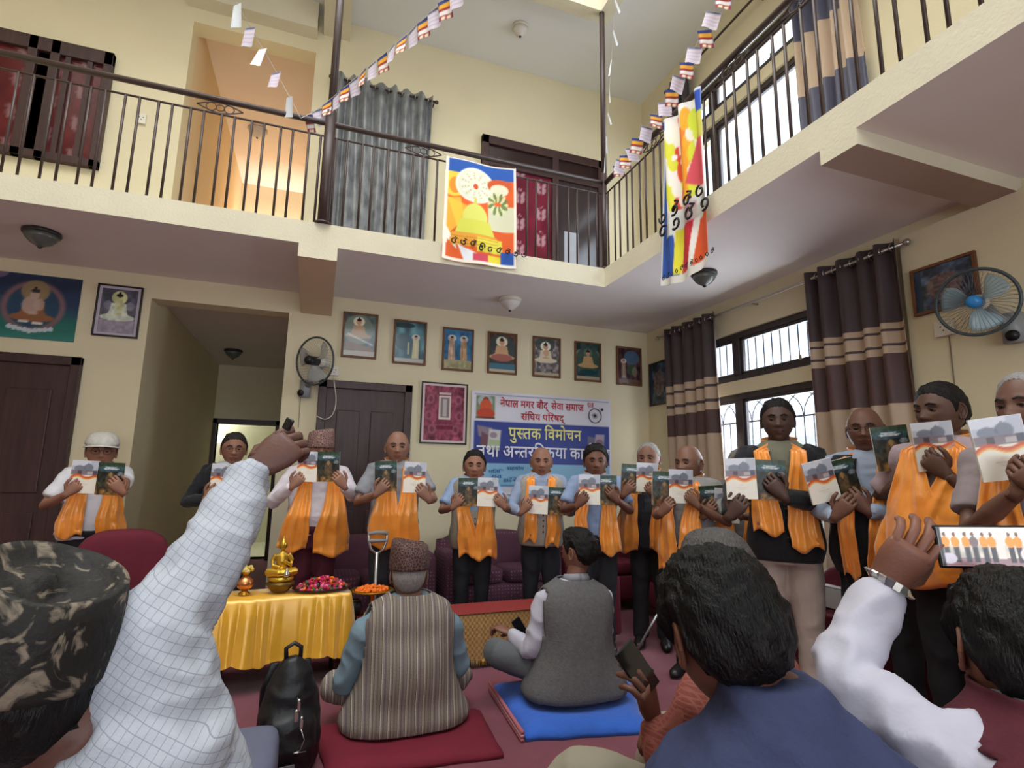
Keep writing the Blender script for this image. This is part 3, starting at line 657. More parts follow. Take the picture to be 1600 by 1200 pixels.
# ------------------------------------------------------------------ framed pictures
def figure_seated(c, x, y, s, robe, skin='c99a78', halo='e6dcc0', aura=None, lotus=None, asp=1.0):
    """asp = width/height of the sheet"""
    k = 1/asp
    if aura: c.ell(x, y+.02*s, .42*s*k, .5*s, aura, .9)
    c.ell(x, y+.30*s, .16*s*k, .16*s, halo)
    c.poly([(x-.34*s*k, y-.22*s), (x+.34*s*k, y-.22*s), (x+.2*s*k, y-.08*s), (x-.2*s*k, y-.08*s)], robe); c.ell(x, y-.18*s, .36*s*k, .085*s, robe)
    c.poly([(x-.2*s*k, y-.12*s), (x+.2*s*k, y-.12*s), (x+.15*s*k, y+.16*s), (x-.15*s*k, y+.16*s)], robe); c.ell(x+.03*s, y+.08*s, .09*s*k, .12*s, skin, .8)
    c.ell(x, y+.28*s, .075*s*k, .09*s, skin); c.ell(x, y+.355*s, .07*s*k, .045*s, '2a2426'); c.ell(x, y+.41*s, .03*s*k, .03*s, '2a2426')
    c.ell(x, y-.09*s, .1*s*k, .03*s, skin, .9)
    if lotus:
        for q in range(-3, 4): c.ell(x+q*.11*s*k, y-.3*s-.01*abs(q), .065*s*k, .05*s, lotus)
    return c
def figure_standing(c, x, y, s, robe, skin='c99a78', halo='ddd6c4', asp=1.0):
    k = 1/asp; c.ell(x, y+.36*s, .13*s*k, .12*s, halo, .8); c.poly([(x-.11*s*k, y-.45*s), (x+.11*s*k, y-.45*s), (x+.09*s*k, y+.26*s), (x-.09*s*k, y+.26*s)], robe)
    c.ell(x, y+.34*s, .055*s*k, .07*s, skin); c.ell(x, y+.4*s, .055*s*k, .035*s, '2a2426'); c.rect(x-.01, x+.015, y-.4*s, y+.15*s, 'efe6cc', .5); return c
def pic(n):
    A = .62
    def f(U, W):
        if n == 0: c = Cv(U, W, '5d6a68'); c.noise(7, .7, 1); figure_seated(c, .45, .62, .72, 'b79d7c', aura='7f8a7c', asp=A); c.poly([(.05, .35), (.95, .2), (.95, .12), (.05, .15)], '8a6a55', .9); c.rect(0, 1, 0, .12, 'b3a99a'); c.poly([(.1, .5), (.95, .26), (.95, .3), (.1, .55)], 'e8eaf0', .55)
        elif n == 1: c = Cv(U, W, '5a8088'); c.noise(5, .8, 2); c.ell(.3, .5, .3, .2, '3c4c55', .7); figure_standing(c, .7, .4, .66, 'c9bf94', asp=A); c.rect(.42, .48, .2, .5, 'd8d29a', .7); c.rect(0, 1, 0, .1, 'b8b4a8'); c.ell(.25, .92, .4, .07, '2c3a3c', .8)
        elif n == 2: c = Cv(U, W, '3f6f94'); c.noise(4, .3, 3); figure_standing(c, .27, .52, .72, 'b99a84', asp=A); figure_standing(c, .7, .52, .72, 'b8946f', asp=A); c.rect(0, 1, 0, .22, 'a8a07c'); c.noise(12, .3, 4)
        elif n == 3: c = Cv(U, W, '5c4038'); c.noise(9, .9, 5); figure_seated(c, .47, .55, .85, 'c9a27a', aura='3e4a48', asp=A); c.ell(.48, .38, .4, .1, 'a8645a'); c.rect(0, 1, .08, .22, '4a7488'); c.rect(0, 1, 0, .08, 'bfb49a')
        elif n == 4: c = Cv(U, W, '7e7674'); c.noise(14, .9, 6); c.ell(.42, .85, .4, .2, '3f4a45', .8); figure_seated(c, .45, .55, .8, 'd6c8ac', halo='eae6d4', asp=A); c.rect(0, 1, 0, .08, 'b3a58c')
        elif n == 5: c = Cv(U, W, '34484a'); c.noise(8, .8, 7); c.ell(.15, .7, .16, .12, '7f948e', .8); c.ell(.85, .7, .14, .12, '7f948e', .8); figure_seated(c, .5, .52, .75, 'b89a6a', halo='5c7468', aura='40564c', asp=A); c.ell(.5, .2, .36, .08, '1f4448'); c.rect(0, 1, 0, .09, 'a89c84')
        else: c = Cv(U, W, '4a3438'); c.noise(9, .9, 8); c.ell(.62, .75, .35, .2, '4a6a88', .8); figure_standing(c, .25, .42, .6, '8f7468', asp=A); c.ell(.6, .4, .2, .16, '3a5a3c', .7); c.ell(.75, .35, .12, .14, '8d8470', .6); c.rect(0, 1, 0, .12, '6d5448')
        return c.C
    return f
def framed(label, p0, p1, func, fm_, fw=.02, nx=44, ny=60, depth=.025, mount=None, axis='y', glass=.3):
    """p0 upper left and p1 lower right point on the wall"""
    W_ = (p1.x-p0.x) if axis == 'y' else (p0.y-p1.y); H_ = p0.z-p1.z
    loc = ((p0.x+p1.x)/2, p0.y, p1.z) if axis == 'y' else (p0.x, (p0.y+p1.y)/2, p1.z)
    o = empty('framed_picture', loc, 0 if axis == 'y' else -PI/2, label, 'picture'); g = MB(); h = W_/2
    for (a, b, c, d) in ((-h, h, 0, fw), (-h, h, H_-fw, H_), (-h, -h+fw, fw, H_-fw), (h-fw, h, fw, H_-fw)): g.box(a, b, -depth, 0, c, d)
    g.build('frame', fm_, o, bevel=.003); k = fw
    if mount: MB().box(-h+fw, h-fw, -depth*.5, 0, fw, H_-fw).build('mount', mount, o); k = fw+.022
    link('print', grid('print', W_-2*k, H_-2*k, nx, ny, func, paintmat('glazed print', .12)), o, (0, -depth*.5-.002, k)); return o
tops = [(537, 487, 587, 562), (616, 499, 664, 572), (692, 511, 738, 582), (762, 518, 808, 589), (832, 525, 876, 594), (897, 533, 938, 601), (962, 541, 1000, 606)]
who = ['first from the left in the row, figure above a reclining one', 'second from the left, figure standing by blue water', 'third from the left, two figures standing face to face', 'fourth from the left, seated figure over a pink lotus', 'fifth from the left, pale seated figure among many small ones', 'sixth from the left, seated figure on dark green ground', 'last on the right, dark scene with a standing figure']
for k, (a, b, c, d) in enumerate(tops):
    p0 = aty(a, b, B); x0 = p0.x
    framed('brown framed print, '+who[k], Vector((x0, B, p0.z)), Vector((x0+.335, B, p0.z-.455)), pic(k), woodl)
def maroonprint(U, W):
    c = Cv(U, W, '8a4458'); c.noise(9, .5, 3); c.noise(22, .6, 4); c.ell(.5, .5, .5, .5, '9a5268', .35)
    for (x, y) in ((.15, .75), (.85, .75), (.12, .45), (.88, .45), (.2, .2), (.8, .2)): c.ell(x, y, .1, .09, 'a86a7c', .6); c.ell(x, y, .05, .05, '713044', .7)
    c.poly([(.3, .3), (.7, .3), (.64, .88), (.36, .88)], '7a3850', .7); c.rect(.36, .66, .38, .82, 'ddd0c4'); c.rect(.4, .62, .42, .79, '8f7a80'); c.rect(.46, .56, .44, .76, 'b8b4b0'); c.rect(.36, .66, .84, .88, 'e2d8cc', .8); c.rect(.3, .72, .2, .27, '6a2c42', .8); return c.C
p0 = aty(659, 596, B); p1 = aty(728, 695, B)
framed('large maroon print of a temple doorway in a dark frame left of the banner', Vector((p0.x, B, p0.z)), Vector((p1.x, B, p1.z)), maroonprint, mat('black lacquered frame', '231a1c', .3), .014, 60, 80, mount=mat('pink white mount card', 'd8c2c0', .7))
def greyprint(U, W):
    c = Cv(U, W, '5c5a68'); c.noise(8, .4, 5); c.rect(0, 1, 0, .3, '9a90a0'); c.ell(.2, .62, .12, .1, '8c8c9c', .7); c.ell(.82, .62, .12, .1, '8c8c9c', .7)
    figure_seated(c, .5, .52, .95, 'c9d0c0', skin='c8c890', halo='cdcf98', asp=.7); c.noise(14, .25, 6); return c.C
p0 = aty(155, 443, B); p1 = aty(208, 528, B)
framed('black framed print of a pale seated figure right of the painted mural', Vector((p0.x, B, p0.z)), Vector((p0.x+.335, B, p0.z-.46)), greyprint, mat('black lacquered frame', '231a1c', .3), .014, mount=mat('lilac mount card', 'b8b0bc', .7))
def mural(U, W):
    c = Cv(U, W, '1f2f4c'); c.noise(7, .3, 8); c.m(np.clip((.55-W)/.3, 0, 1), '1f6a5c'); c.m(np.clip((.16-W)/.2, 0, 1), '3f8078'); c.ell(.5, .55, .3, .1, '3a5a6c', .5)
    for x in (.08, .45, .805):
        c.ring(x, .5, .125, .36, .14, '7a5a60'); c.ell(x, .5, .11, .32, '24405a'); c.ell(x, .74, .062, .17, '8a7456'); figure_seated(c, x, .47, .78, '8a5a38', skin='b89a88', halo='8f7a58', asp=2.9); c.ell(x-.012, .52, .04, .14, 'b59c90', .85)
        c.rect(x-.055, x-.012, .25, .275, 'd8cfc4'); c.rect(x+.004, x+.05, .225, .26, 'd8cfc4')
        for q in range(-4, 5): c.ell(x+q*.022, .12+.012*abs(q), .013, .035, 'b9c4c8')
    c.ell(.63, 1.0, .05, .1, '7f6a84', .8); return c.C
mp = aty(130, 438, B); mb_ = aty(115, 535, B); x0 = -3.55
o = link('mural', grid('mural', mp.x-x0, mp.z-mb_.z, 150, 55, mural, paintmat('painted board', .6)), loc=((mp.x+x0)/2, B-.012, mb_.z)); tag(o, 'blue and green painted mural of seated haloed figures, far left', 'mural')
o.modifiers.new('s', 'SOLIDIFY').thickness = .01
# right wall frames
def dimprint(U, W):
    c = Cv(U, W, '3d4a5c'); c.noise(9, .9, 4); c.ell(.5, .5, .3, .32, '74605a', .8); c.noise(20, .6, 5); c.rect(0, .12, 0, 1, '24344a'); return c.C
p0 = atx(1424, 425, RW-.05); p1 = atx(1525, 388, RW-.05); pb = atx(1432, 496, RW-.05)
framed('wide brown framed picture on the right wall behind the blue hub fan', Vector((RW-.05, p0.y, p0.z)), Vector((RW-.05, p1.y, pb.z)), dimprint, woodl, .02, axis='x')
p0 = atx(1021, 568, RW); framed('small dark framed picture tucked behind the left striped curtain', Vector((RW, 5.36, p0.z)), Vector((RW, 4.98, p0.z-.5)), dimprint, mat('dark frame wood', '2e2828', .4), .02, axis='x')
# ------------------------------------------------------------------ event banner with lettering
def dtext(s, size, m, bold=.012):
    cu = bpy.data.curves.new('t', 'FONT'); cu.body = s; cu.size = size; cu.offset = bold*size; cu.resolution_u = 3
    ob = bpy.data.objects.new('t', cu); COL.objects.link(ob); dg = bpy.context.evaluated_depsgraph_get(); dg.update()
    me = bpy.data.meshes.new_from_object(ob.evaluated_get(dg)); bpy.data.objects.remove(ob); bpy.data.curves.remove(cu); me.transform(Matrix.Rotation(PI/2, 4, 'X')); me.materials.clear(); me.materials.append(m); return me
def adv(s, size):
    return max(v.co.x for v in dtext(s, size, ink).vertices)
def compose(items, size, m, bold=.015):
    """items: 'text' or ('half', c) for a half form with its stem cut away; returns meshes with x offsets"""
    out = []; x = 0
    for it in items:
        if it == ' ': x += size*.26; continue
        half = isinstance(it, tuple) and it[0] == 'half'; me = dtext(it[1] if isinstance(it, tuple) else it, size, m, bold); xs = [v.co.x for v in me.vertices]; x1 = max(xs)
        if isinstance(it, tuple) and not half:
            if it[0] == 'reph': P = [(x1-.06, 0, .72), (x1-.20, 0, .86), (x1-.16, 0, .95), (x1-.04, 0, .97)]
            else: P = [(x1*.45, 0, .22), (x1*.12, 0, .0)]
            bm = bmesh.new(); bm.from_mesh(me)
            for q0, q1 in zip(P, P[1:]):
                d_ = (Vector(q1)-Vector(q0)).normalized(); nn = Vector((-d_.z, 0, d_.x))*.045
                vs_ = [bm.verts.new(Vector(q)*size+s_*nn*size) for q, s_ in ((q0, 1), (q0, -1), (q1, -1), (q1, 1))]; bm.faces.new(vs_)
            bm.to_mesh(me); bm.free()
        if half:
            cut = x1*it[2]; bm = bmesh.new(); bm.from_mesh(me)
            bmesh.ops.bisect_plane(bm, geom=bm.verts[:]+bm.edges[:]+bm.faces[:], plane_co=(cut, 0, 0), plane_no=(1, 0, 0), clear_outer=True); bm.to_mesh(me); bm.free(); x1 = cut
        out.append((me, x)); x += x1-(.004 if half else -.0)*size
    return out, x
def place_line(items, parent, m, xa, xb, zbase, height, name='lettering'):
    ms, w0 = compose(items, 1, m); k = (xb-xa)/w0; kz = height
    for me, x in ms:
        me.transform(Matrix.Diagonal((k, 1, kz, 1))); ob = link(name, me, parent, (xa+x*k, -.012, zbase))
red = mat('red banner ink', 'b3222e', .6); yel = mat('pale yellow banner ink', 'e6e08a', .6); wht = mat('white banner ink', 'e4e2ee', .6); blu = mat('blue banner ink', '2f5f96', .6)
def bannerpaint(U, W):
    c = Cv(U, W, 'd2cfd8'); c.rect(.02, .985, .295, .705, '33418c'); c.m(np.clip((W-.295)*(.705-W)*80, 0, 1)*np.clip((U-.02)*60, 0, 1)*np.clip((.985-U)*60, 0, 1), '33418c', .9)
    c.rect(.02, .985, .07, .295, '86b4d2'); c.rect(.02, .985, .075, .09, '4f86b4'); c.rect(.02, .985, .965, .97, '4a4a6a'); c.noise(5, .08, 3)
    c.rect(.03, .155, .73, .955, '7a8a6a'); c.ell(.09, .9, .05, .06, 'b9c4cc', .7); c.ell(.095, .9, .022, .045, '8a3a24'); c.ell(.095, .85, .04, .07, 'cf5630'); c.ell(.095, .78, .06, .05, 'c04428'); c.rect(.03, .155, .73, .745, '5a3024')
    c.poly([(.05, .56), (.12, .5), (.14, .64), (.04, .66)], '8a7a88'); c.poly([(.06, .46), (.12, .44), (.13, .56), (.07, .6)], '6e4a54'); c.poly([(.11, .44), (.19, .42), (.2, .62), (.12, .63)], 'c8c4c4'); c.poly([(.12, .44), (.19, .42), (.195, .52), (.12, .53)], 'a8b48c'); c.ell(.15, .57, .025, .03, '8f7484', .8)
    c.poly([(.82, .52), (.88, .46), (.9, .58), (.82, .6)], '6d6684'); c.poly([(.87, .46), (.94, .44), (.95, .62), (.88, .62)], 'a89cac'); c.ell(.91, .53, .03, .04, '7c5a70', .8)
    c.rect(.0, 1, 0, .012, 'f0f0ee'); return c.C
p0 = aty(737, 610, B); p1 = aty(953, 632, B); pb = aty(733, 772, B); BW = p1.x-p0.x; BH = p0.z-pb.z
o = empty('event_banner', ((p0.x+p1.x)/2, B-.012, pb.z), 0, 'white and blue printed banner with red, yellow and white lettering on the back wall', 'banner')
bs = link('banner_sheet', grid('banner_sheet', BW, BH, 200, 130, bannerpaint, paintmat('printed vinyl', .45), pos=lambda U, W, X, Z: (X, -.004+.003*np.sin(U*9), Z)), o); bs.modifiers.new('s', 'SOLIDIFY').thickness = .002
X = lambda u: (u-.5)*BW; Zb = lambda v: v*BH
place_line(['ने', 'पा', 'ल', ' ', 'म', 'ग', 'र', ' ', 'बौ', 'द्ध'[:1]+'्', 'ध', ' ', 'से', 'वा', ' ', 'स', 'मा', 'ज'][:9]+['द्', ' ', 'से', 'वा', ' ', 'स', 'मा', 'ज'], o, red, X(.19), X(.79), Zb(.855), .115)
place_line(['सं', 'िघ', 'य', ' ', 'प', 'िर', 'ष', 'द्'], o, red, X(.335), X(.65), Zb(.735), .105)
place_line(['पु', ('half', 'स', .74), 'त', 'क', ' ', 'िव', 'मो', 'च', 'न'], o, yel, X(.25), X(.77), Zb(.545), .175)
place_line(['त', 'था', ' ', 'अ', ('half', 'न', .66), 'त', 'र', 'ि', ('ra', 'क'), 'या', ' ', 'का', ('reph', 'य'), ('ra', 'क'), 'म'], o, wht, X(.04), X(.985), Zb(.36), .175)
cw = MB(); c0 = (X(.875), -.012, Zb(.815)); cw.torus(c0, .048*BW, .005, 'y', 28, 5, rz=1.0)
for k in range(12): a_ = k*PI/6; cw.tube([c0, (c0[0]+.022*BW*math.cos(a_), -.012, c0[2]+.022*BW*math.sin(a_))], .0022, 4)
cw.ball(c0, (.012, .003, .012), 8); cw.ball((X(.93), -.012, Zb(.885)), (.016, .003, .016), 8); cw.build('wheel_emblem', mat('dark violet banner ink', '3a2a4a', .6), o)
place_line(['१', '३', ' ', 'ई'][:2]+[' ', 'ह'], o, red, X(.815), X(.865), Zb(.905), .075)
for (s, u, v, w_) in (('मिति', .12, .2, .1), ('सहयोग', .24, .235, .12), ('गत', .14, .155, .07), ('ठाउँ नेपाल', .22, .12, .15), ('काठमाडौं', .7, .13, .12)):
    me = dtext(s, 1, blu, .01); xs = [v_.co.x for v_ in me.vertices]; k = w_*BW/max(xs); me.transform(Matrix.Diagonal((k, 1, .05, 1))); link('lettering', me, o, (X(u), -.012, Zb(v)))
# r-mark over the ya and slanted stroke under the ka of the white line
# ------------------------------------------------------------------ people
def skinmat(c):
    return mat('skin '+c, c, .5, var=.06, vscale=14, bump=.08, bscale=180, spec=.35)
lipm = {}
def torso_rings(s, fat, dz=0, lean=0.0):
    """(z, cx, cy, rx, ry) for a 1.70 m figure scaled by s"""
    T = [(.80, .15, .105), (.88, .172, .125), (.96, .165, .125), (1.04, .15, .12), (1.12, .152, .12), (1.22, .165, .122), (1.31, .178, .12), (1.38, .172, .105), (1.425, .13, .085), (1.455, .08, .068)]
    out = []
    for z, rx, ry in T:
        belly = .8*fat*math.exp(-((z-1.06)/.13)**2)
        out.append(((z*s)+dz, 0, -belly*.35+lean*(z-.9), (rx+fat*.35*math.exp(-((z-1.05)/.3)**2))*s, (ry+belly*.65)*s))
    return out
def ring_loft(R, off=0, n=28, power=2.5, cap=True):
    V = []; F = []
    for (z, cx, cy, rx, ry) in R:
        for k in range(n):
            a = 2*PI*k/n; c, s_ = math.cos(a), math.sin(a); e = 2/power
            V.append((cx+(rx+off)*math.copysign(abs(c)**e, c), cy+(ry+off)*math.copysign(abs(s_)**e, s_), z))
    m = len(R)
    for i in range(m-1):
        for k in range(n): F.append((i*n+k, i*n+(k+1) % n, (i+1)*n+(k+1) % n, (i+1)*n+k))
    if cap: F.append(tuple(reversed(range(n)))); F.append(tuple(range((m-1)*n, m*n)))
    return V, F
def cat(parts):
    V = []; F = []
    for v, f in parts: b = len(V); V += [tuple(q) for q in v]; F += [tuple(i+b for i in g) for g in f]
    return V, F
def elbow(S, Wt, la, lb, pole):
    S, Wt = Vector(S), Vector(Wt); d = Wt-S; L = min(d.length, (la+lb)*.999); dn = d.normalized(); Wt = S+dn*L
    a = (la*la-lb*lb+L*L)/(2*L); h = math.sqrt(max(0, la*la-a*a)); p = Vector(pole); p = (p-dn*p.dot(dn)).normalized()
    return S+dn*a+p*h, Wt
def head_mesh(s, jaw=1.0, lips=True, res=(64, 52), hatband=None, mouth=0):
    """facing -y, centre at the origin; returns V, F, material numbers (0 skin, 1 lips, 2 dark)"""
    nu, nv = res; V = []; F = []; M = []; g = lambda t, w: math.exp(-(t/w)**2)
    for j in range(nv+1):
        th = PI*j/nv
        for i in range(nu):
            # denser on the face
            a = 2*PI*i/nu; a = a+.55*math.sin(a)*0.9; nx, ny, nz = math.sin(th)*math.sin(a), -math.sin(th)*math.cos(a), math.cos(th)
            q_ = max(math.sin(th), .12)**-.27
            if nz < 0: q_ = 1
            x, y, z = .080*nx*q_, .099*ny*q_, .117*nz
            lo = max(0, -nz)
            x *= 1-.30*jaw*lo**1.6; 
            if ny < 0: y *= .90; y -= .012*lo**1.5
            else: y *= 1-.5*lo**1.3; y += .004
            if nz > .2: x *= 1-.06*(nz-.2)
            x += math.copysign(.004*g(z-.03, .03)*min(1, abs(nx)*1.5), nx)
            if ny < .1:
                w = min(1, (.1-ny)/.5)
                y += w*(.010*(g(x-.031, .017)+g(x+.031, .017))*g(z-.008, .013))             # eye sockets
                y -= w*.005*g(abs(x)-.028, .022)*g(z-.030, .008)                          # brow
                t = min(1, max(0, (.018-z)/.050)); 
                if z > -.040 and z < .025: y -= w*(.006+.019*t)*g(x, .0095+.004*t)*(1 if z > -.030 else g(z+.030, .005))   # nose
                y -= w*.010*g(abs(x)-.013, .007)*g(z+.030, .007)                          # nostril wings
                y -= w*.005*g(abs(x)-.042, .018)*g(z+.012, .02)                           # cheek bones
                y -= w*.0075*g(x, .024)*(g(z+.056, .0055)+g(z+.067, .006)); y += w*.007*g(x, .026)*g(z+.0615, .0028)       # lips
                y -= w*.007*g(x, .022)*g(z+.098, .013); y += w*.004*g(x, .02)*g(z+.080, .006)                               # chin
            V.append((x*s, y*s, z*s))
    for j in range(nv):
        for i in range(nu):
            f = (j*nu+i, (j+1)*nu+i, (j+1)*nu+(i+1) % nu, j*nu+(i+1) % nu); F.append(f)
            c = [sum(V[k][q] for k in f)/4/s for q in range(3)]; m = 0
            if lips and c[1] < -.05 and (c[0]/.024)**2+((c[2]+.0615)/.012)**2 < 1: m = 1
            M.append(m)
    return V, F, M
def ear_parts(s, sx):
    """oval rim with an inner bowl and a lobe, its rear edge standing off the head"""
    c = Vector((sx*.0775, .010, -.002)); P = []
    q = lambda u, v, w: tuple((c+Vector((sx*(.010*(u/.017+1)*.5+w), u, v-.2*u)))*s)
    P.append(tube([q(.017*math.cos(a)*(1 if math.sin(a) > -.3 else .75), .031*math.sin(a), 0) for a in np.linspace(0, 2*PI, 25)], .0042*s, 8, cap=False))
    n = 14; V = [q(0, 0, -.006)]+[q(.008*math.cos(2*PI*k/n), .016*math.sin(2*PI*k/n), -.004) for k in range(n)]+[q(.017*math.cos(2*PI*k/n), .030*math.sin(2*PI*k/n), .001) for k in range(n)]
    F = [(0, 1+k, 1+(k+1) % n) for k in range(n)]+[(1+k, 1+n+k, 1+n+(k+1) % n, 1+(k+1) % n) for k in range(n)]; P.append((V, F))
    P.append(tube([q(-.004, -.016, -.002), q(-.006, 0, .0), q(.002, .012, .0), q(.008, .014, -.002)], .003*s, 6)); b = MB(); b.ball(q(-.006, -.028, -.001), .0068*s, 8); P.append((b.V, b.F)); b = MB(); b.ball(q(-.002, 0, -.007), (.006*s, .013*s, .024*s), 8); P.append((b.V, b.F))
    return cat(P)
def hand_parts(wr, d, back, side, s=1.0, curl=(.25, .5, .35), spread=.05, thumb=.6, wristr=.024):
    """wr wrist, d finger direction, back = direction of the back of the hand, side = towards the thumb"""
    d = Vector(d).normalized(); back = Vector(back); back = (back-d*back.dot(d)).normalized(); side = Vector(side); side = (side-d*side.dot(d)-back*side.dot(back)).normalized(); P = []
    wr = Vector(wr); pl = .088*s; q = []
    for t, rx, ry in ((-.03, .022, .019), (0, .025, .018), (.025, .034, .0165), (.055, .041, .015), (.08, .041, .0135), (.092, .036, .009)):
        q.append((wr+d*t*s, (rx*s, ry*s)))
    V, F = tube([a for a, _ in q], [b for _, b in q], 14, up=side); P.append((V, F))
    for k, (off, L) in enumerate(((.030, .070), (.0102, .078), (-.0102, .072), (-.029, .056))):
        L *= s; r = (.0092, .0095, .0090, .0080)[k]*s; p = wr+d*pl+side*off*s-d*abs(off)*.12; dr = (d+side*(off/.03)*spread).normalized(); pts = [p-dr*.02*s, p]; a = 0
        for f, c in zip((.45, .30, .25), curl):
            a += c+.05*k*(1 if c else 0); v = dr*math.cos(a)-back*math.sin(a); p = p+v*(L*f); pts.append(p)
        P.append(tube(pts, [r, r*1.05, r, r*.94, r*.74], 8, up=side)); e = MB(); e.ball(tuple(p), r*.74, 6); P.append((e.V, e.F))
    p = wr+d*.022*s+side*.024*s-back*.006*s; v1 = (d*.55+side*.75-back*(.25+.5*thumb)).normalized(); v2 = (d*.85+side*.25-back*(.3+.7*thumb)).normalized(); v3 = (d*.95-back*(.2+.6*thumb)).normalized()
    p1 = p+v1*.034*s; p2 = p1+v2*.030*s; p3 = p2+v3*.024*s
    P.append(tube([p-v1*.012*s, p, p1, p2, p3], [.014*s, .0145*s, .0115*s, .0105*s, .008*s], 8)); e = MB(); e.ball(tuple(p3), .008*s, 6); P.append((e.V, e.F))
    return P
def build_head(root, hc, hs, yaw, pitch, skin, hair='short', haircol='1b1716', glasses=False, hat=None, age=0, body_lists=None, hairline=.055, rolla=0):
    """adds head geometry to the body lists and hair, hat, eyes, brows and glasses as parts"""
    XF = Matrix.Translation(hc) @ Matrix.Rotation(yaw, 4, 'Z') @ Matrix.Rotation(pitch, 4, 'X') @ Matrix.Rotation(rolla, 4, 'Y'); sk = skinmat(skin)
    V, F, M = head_mesh(hs); body_lists.append(([XF @ Vector(v) for v in V], F, M))
    for sx in (-1, 1): V, F = ear_parts(hs, sx); body_lists.append(([XF @ Vector(v) for v in V], F, [0]*len(F)))
    hm = mat('hair '+haircol, haircol, .5, bump=.55, bscale=60, stretch=(4, 4, 1), var=.2, vscale=30, spec=.22)
    for sx in (-1, 1):
        e = MB(); c = (sx*.031*hs, -.0765*hs, .006*hs); e.ball(c, (.0130*hs, .010*hs, .0048*hs), 12, 0); e.ball((c[0], c[1]-.0062*hs, c[2]), (.0078*hs, .0048*hs, .0048*hs), 10, 1)
        o = e.build('eye', [mat('eye white', '75685f', .3), mat('dark iris', '17100e', .2)], root); o.matrix_local = XF
        lid = MB().tube([(c[0]-.015*hs, c[1]-.006*hs, c[2]+.002*hs), (c[0], c[1]-.0105*hs, c[2]+.0052*hs), (c[0]+.015*hs, c[1]-.006*hs, c[2]+.002*hs)], .0022*hs, 5); lid.build('eyelid', sk, o)
    b = MB()
    for sx in (-1, 1): b.tube([((sx*.014)*hs, -.0945*hs, .026*hs), (sx*.030*hs, -.0935*hs, .032*hs), (sx*.047*hs, -.079*hs, .026*hs)], [.0036*hs, .0046*hs, .0026*hs], 6)
    bo = b.build('eyebrows', hm if haircol[0] in '0123' else mat('grey brows', '37322f', .7), root); bo.matrix_local = XF
    if hair != 'none':
        nu, nv = 80, 40; V = []; F = []
        def top(a):   # lowest hair z for azimuth a (0 = front)
            a = abs((a+PI) % (2*PI)-PI); P_ = [(0, hairline+.022), (.5, hairline+.020), (.85, hairline+.002), (1.15, .034), (1.3, -.004), (1.45, -.006), (1.55, .028), (1.85, .024), (2.05, -.03), (2.5, -.062), (3.2, -.068)]
            for (a0, q0), (a1, q1) in zip(P_, P_[1:]):
                if a0 <= a <= a1: z = q0+(q1-q0)*(a-a0)/(a1-a0); break
            return z+(.020*math.exp(-(a/.9)**2) if hair == 'thin' else 0)
        th_ = {'short': .013, 'thin': .008, 'side': .018, 'full': .022}.get(hair, .007)
        for j in range(nv+1):
            for i in range(nu):
                a = 2*PI*i/nu; zt_ = top(a); tm = math.acos(max(-.95, min(.95, zt_/.118))); aa = abs((a+PI) % (2*PI)-PI); t0_ = math.acos(max(-.9, min(.9, (.028+.014*(aa-1.2))/.118))) if hair == 'bald' else (math.acos(.05/.118) if hat and hat.startswith('topi') else 0)
                t = t0_+(max(tm, t0_+.02)-t0_)*j/nv; nx, ny, nz = math.sin(t)*math.sin(a), -math.sin(t)*math.cos(a), math.cos(t)
                w = noise.noise((nx*5, ny*5, nz*5+hc[0]))*.30+1+.25*noise.noise((nx*16, ny*16, nz*5)); q_ = max(math.sin(t), .12)**-.27 if nz > 0 else 1
                k = th_*w*min(1, max(.12, (.118*nz-zt_)/.035+.12)) if hair != 'bald' else .005*w*min(1, .2+3*(j/nv)*(1-j/nv))
                x, y, z = (.080+k)*nx*q_, (.099+k)*ny*q_+.003, (.118+k*1.1)*nz+.004*math.sin(a*23)*(j == nv)
                if ny < 0: y *= .93
                if nz < 0: y *= 1-.42*(-nz)**1.3 if ny > 0 else 1
                if nz < 0: x *= 1-.25*(-nz)**1.6
                if nz > .2: x *= 1-.06*(nz-.2)
                if hair == 'side' and ny < .1 and nz > .3: z += .010*(1+nx)*(.1-ny); y -= .008*(.1-ny)
                V.append((x*hs, y*hs, z*hs))
        for j in range(nv):
            for i in range(nu):
                a = 2*PI*(i+.5)/nu
                if hair == 'bald' and abs((a+PI) % (2*PI)-PI) < 1.22: continue
                F.append((j*nu+i, (j+1)*nu+i, (j+1)*nu+(i+1) % nu, j*nu+(i+1) % nu))
        me = mesh('hair', V, F, hm, None, True); o = link('hair', me, root); o.matrix_local = XF
        s = o.modifiers.new('s', 'SOLIDIFY'); s.thickness = .006*hs; s.offset = -1
    if glasses:
        g = MB(); y = -.103*hs
        for sx in (-1, 1):
            c = (sx*.032*hs, y, .004*hs)
            g.tube([(c[0]+.022*hs*math.copysign(abs(math.cos(k*PI/10))**.7, math.cos(k*PI/10)), y+abs(c[0]+.022*hs*math.cos(k*PI/10))*.12, c[2]+.016*hs*math.copysign(abs(math.sin(k*PI/10))**.7, math.sin(k*PI/10))) for k in range(21)], .0014*hs, 5)
            g.tube([(sx*.053*hs, y+.006*hs, .008*hs), (sx*.083*hs, .0, .010*hs), (sx*.083*hs, .012*hs, .002*hs)], .0014*hs, 5)
        g.tube([(-.010*hs, y, .008*hs), (0, y-.002, .010*hs), (.010*hs, y, .008*hs)], .0014*hs, 5)
        o = g.build('glasses', mat('thin dark spectacle frame', '2a2420', .3, metal=.4), root); o.matrix_local = XF
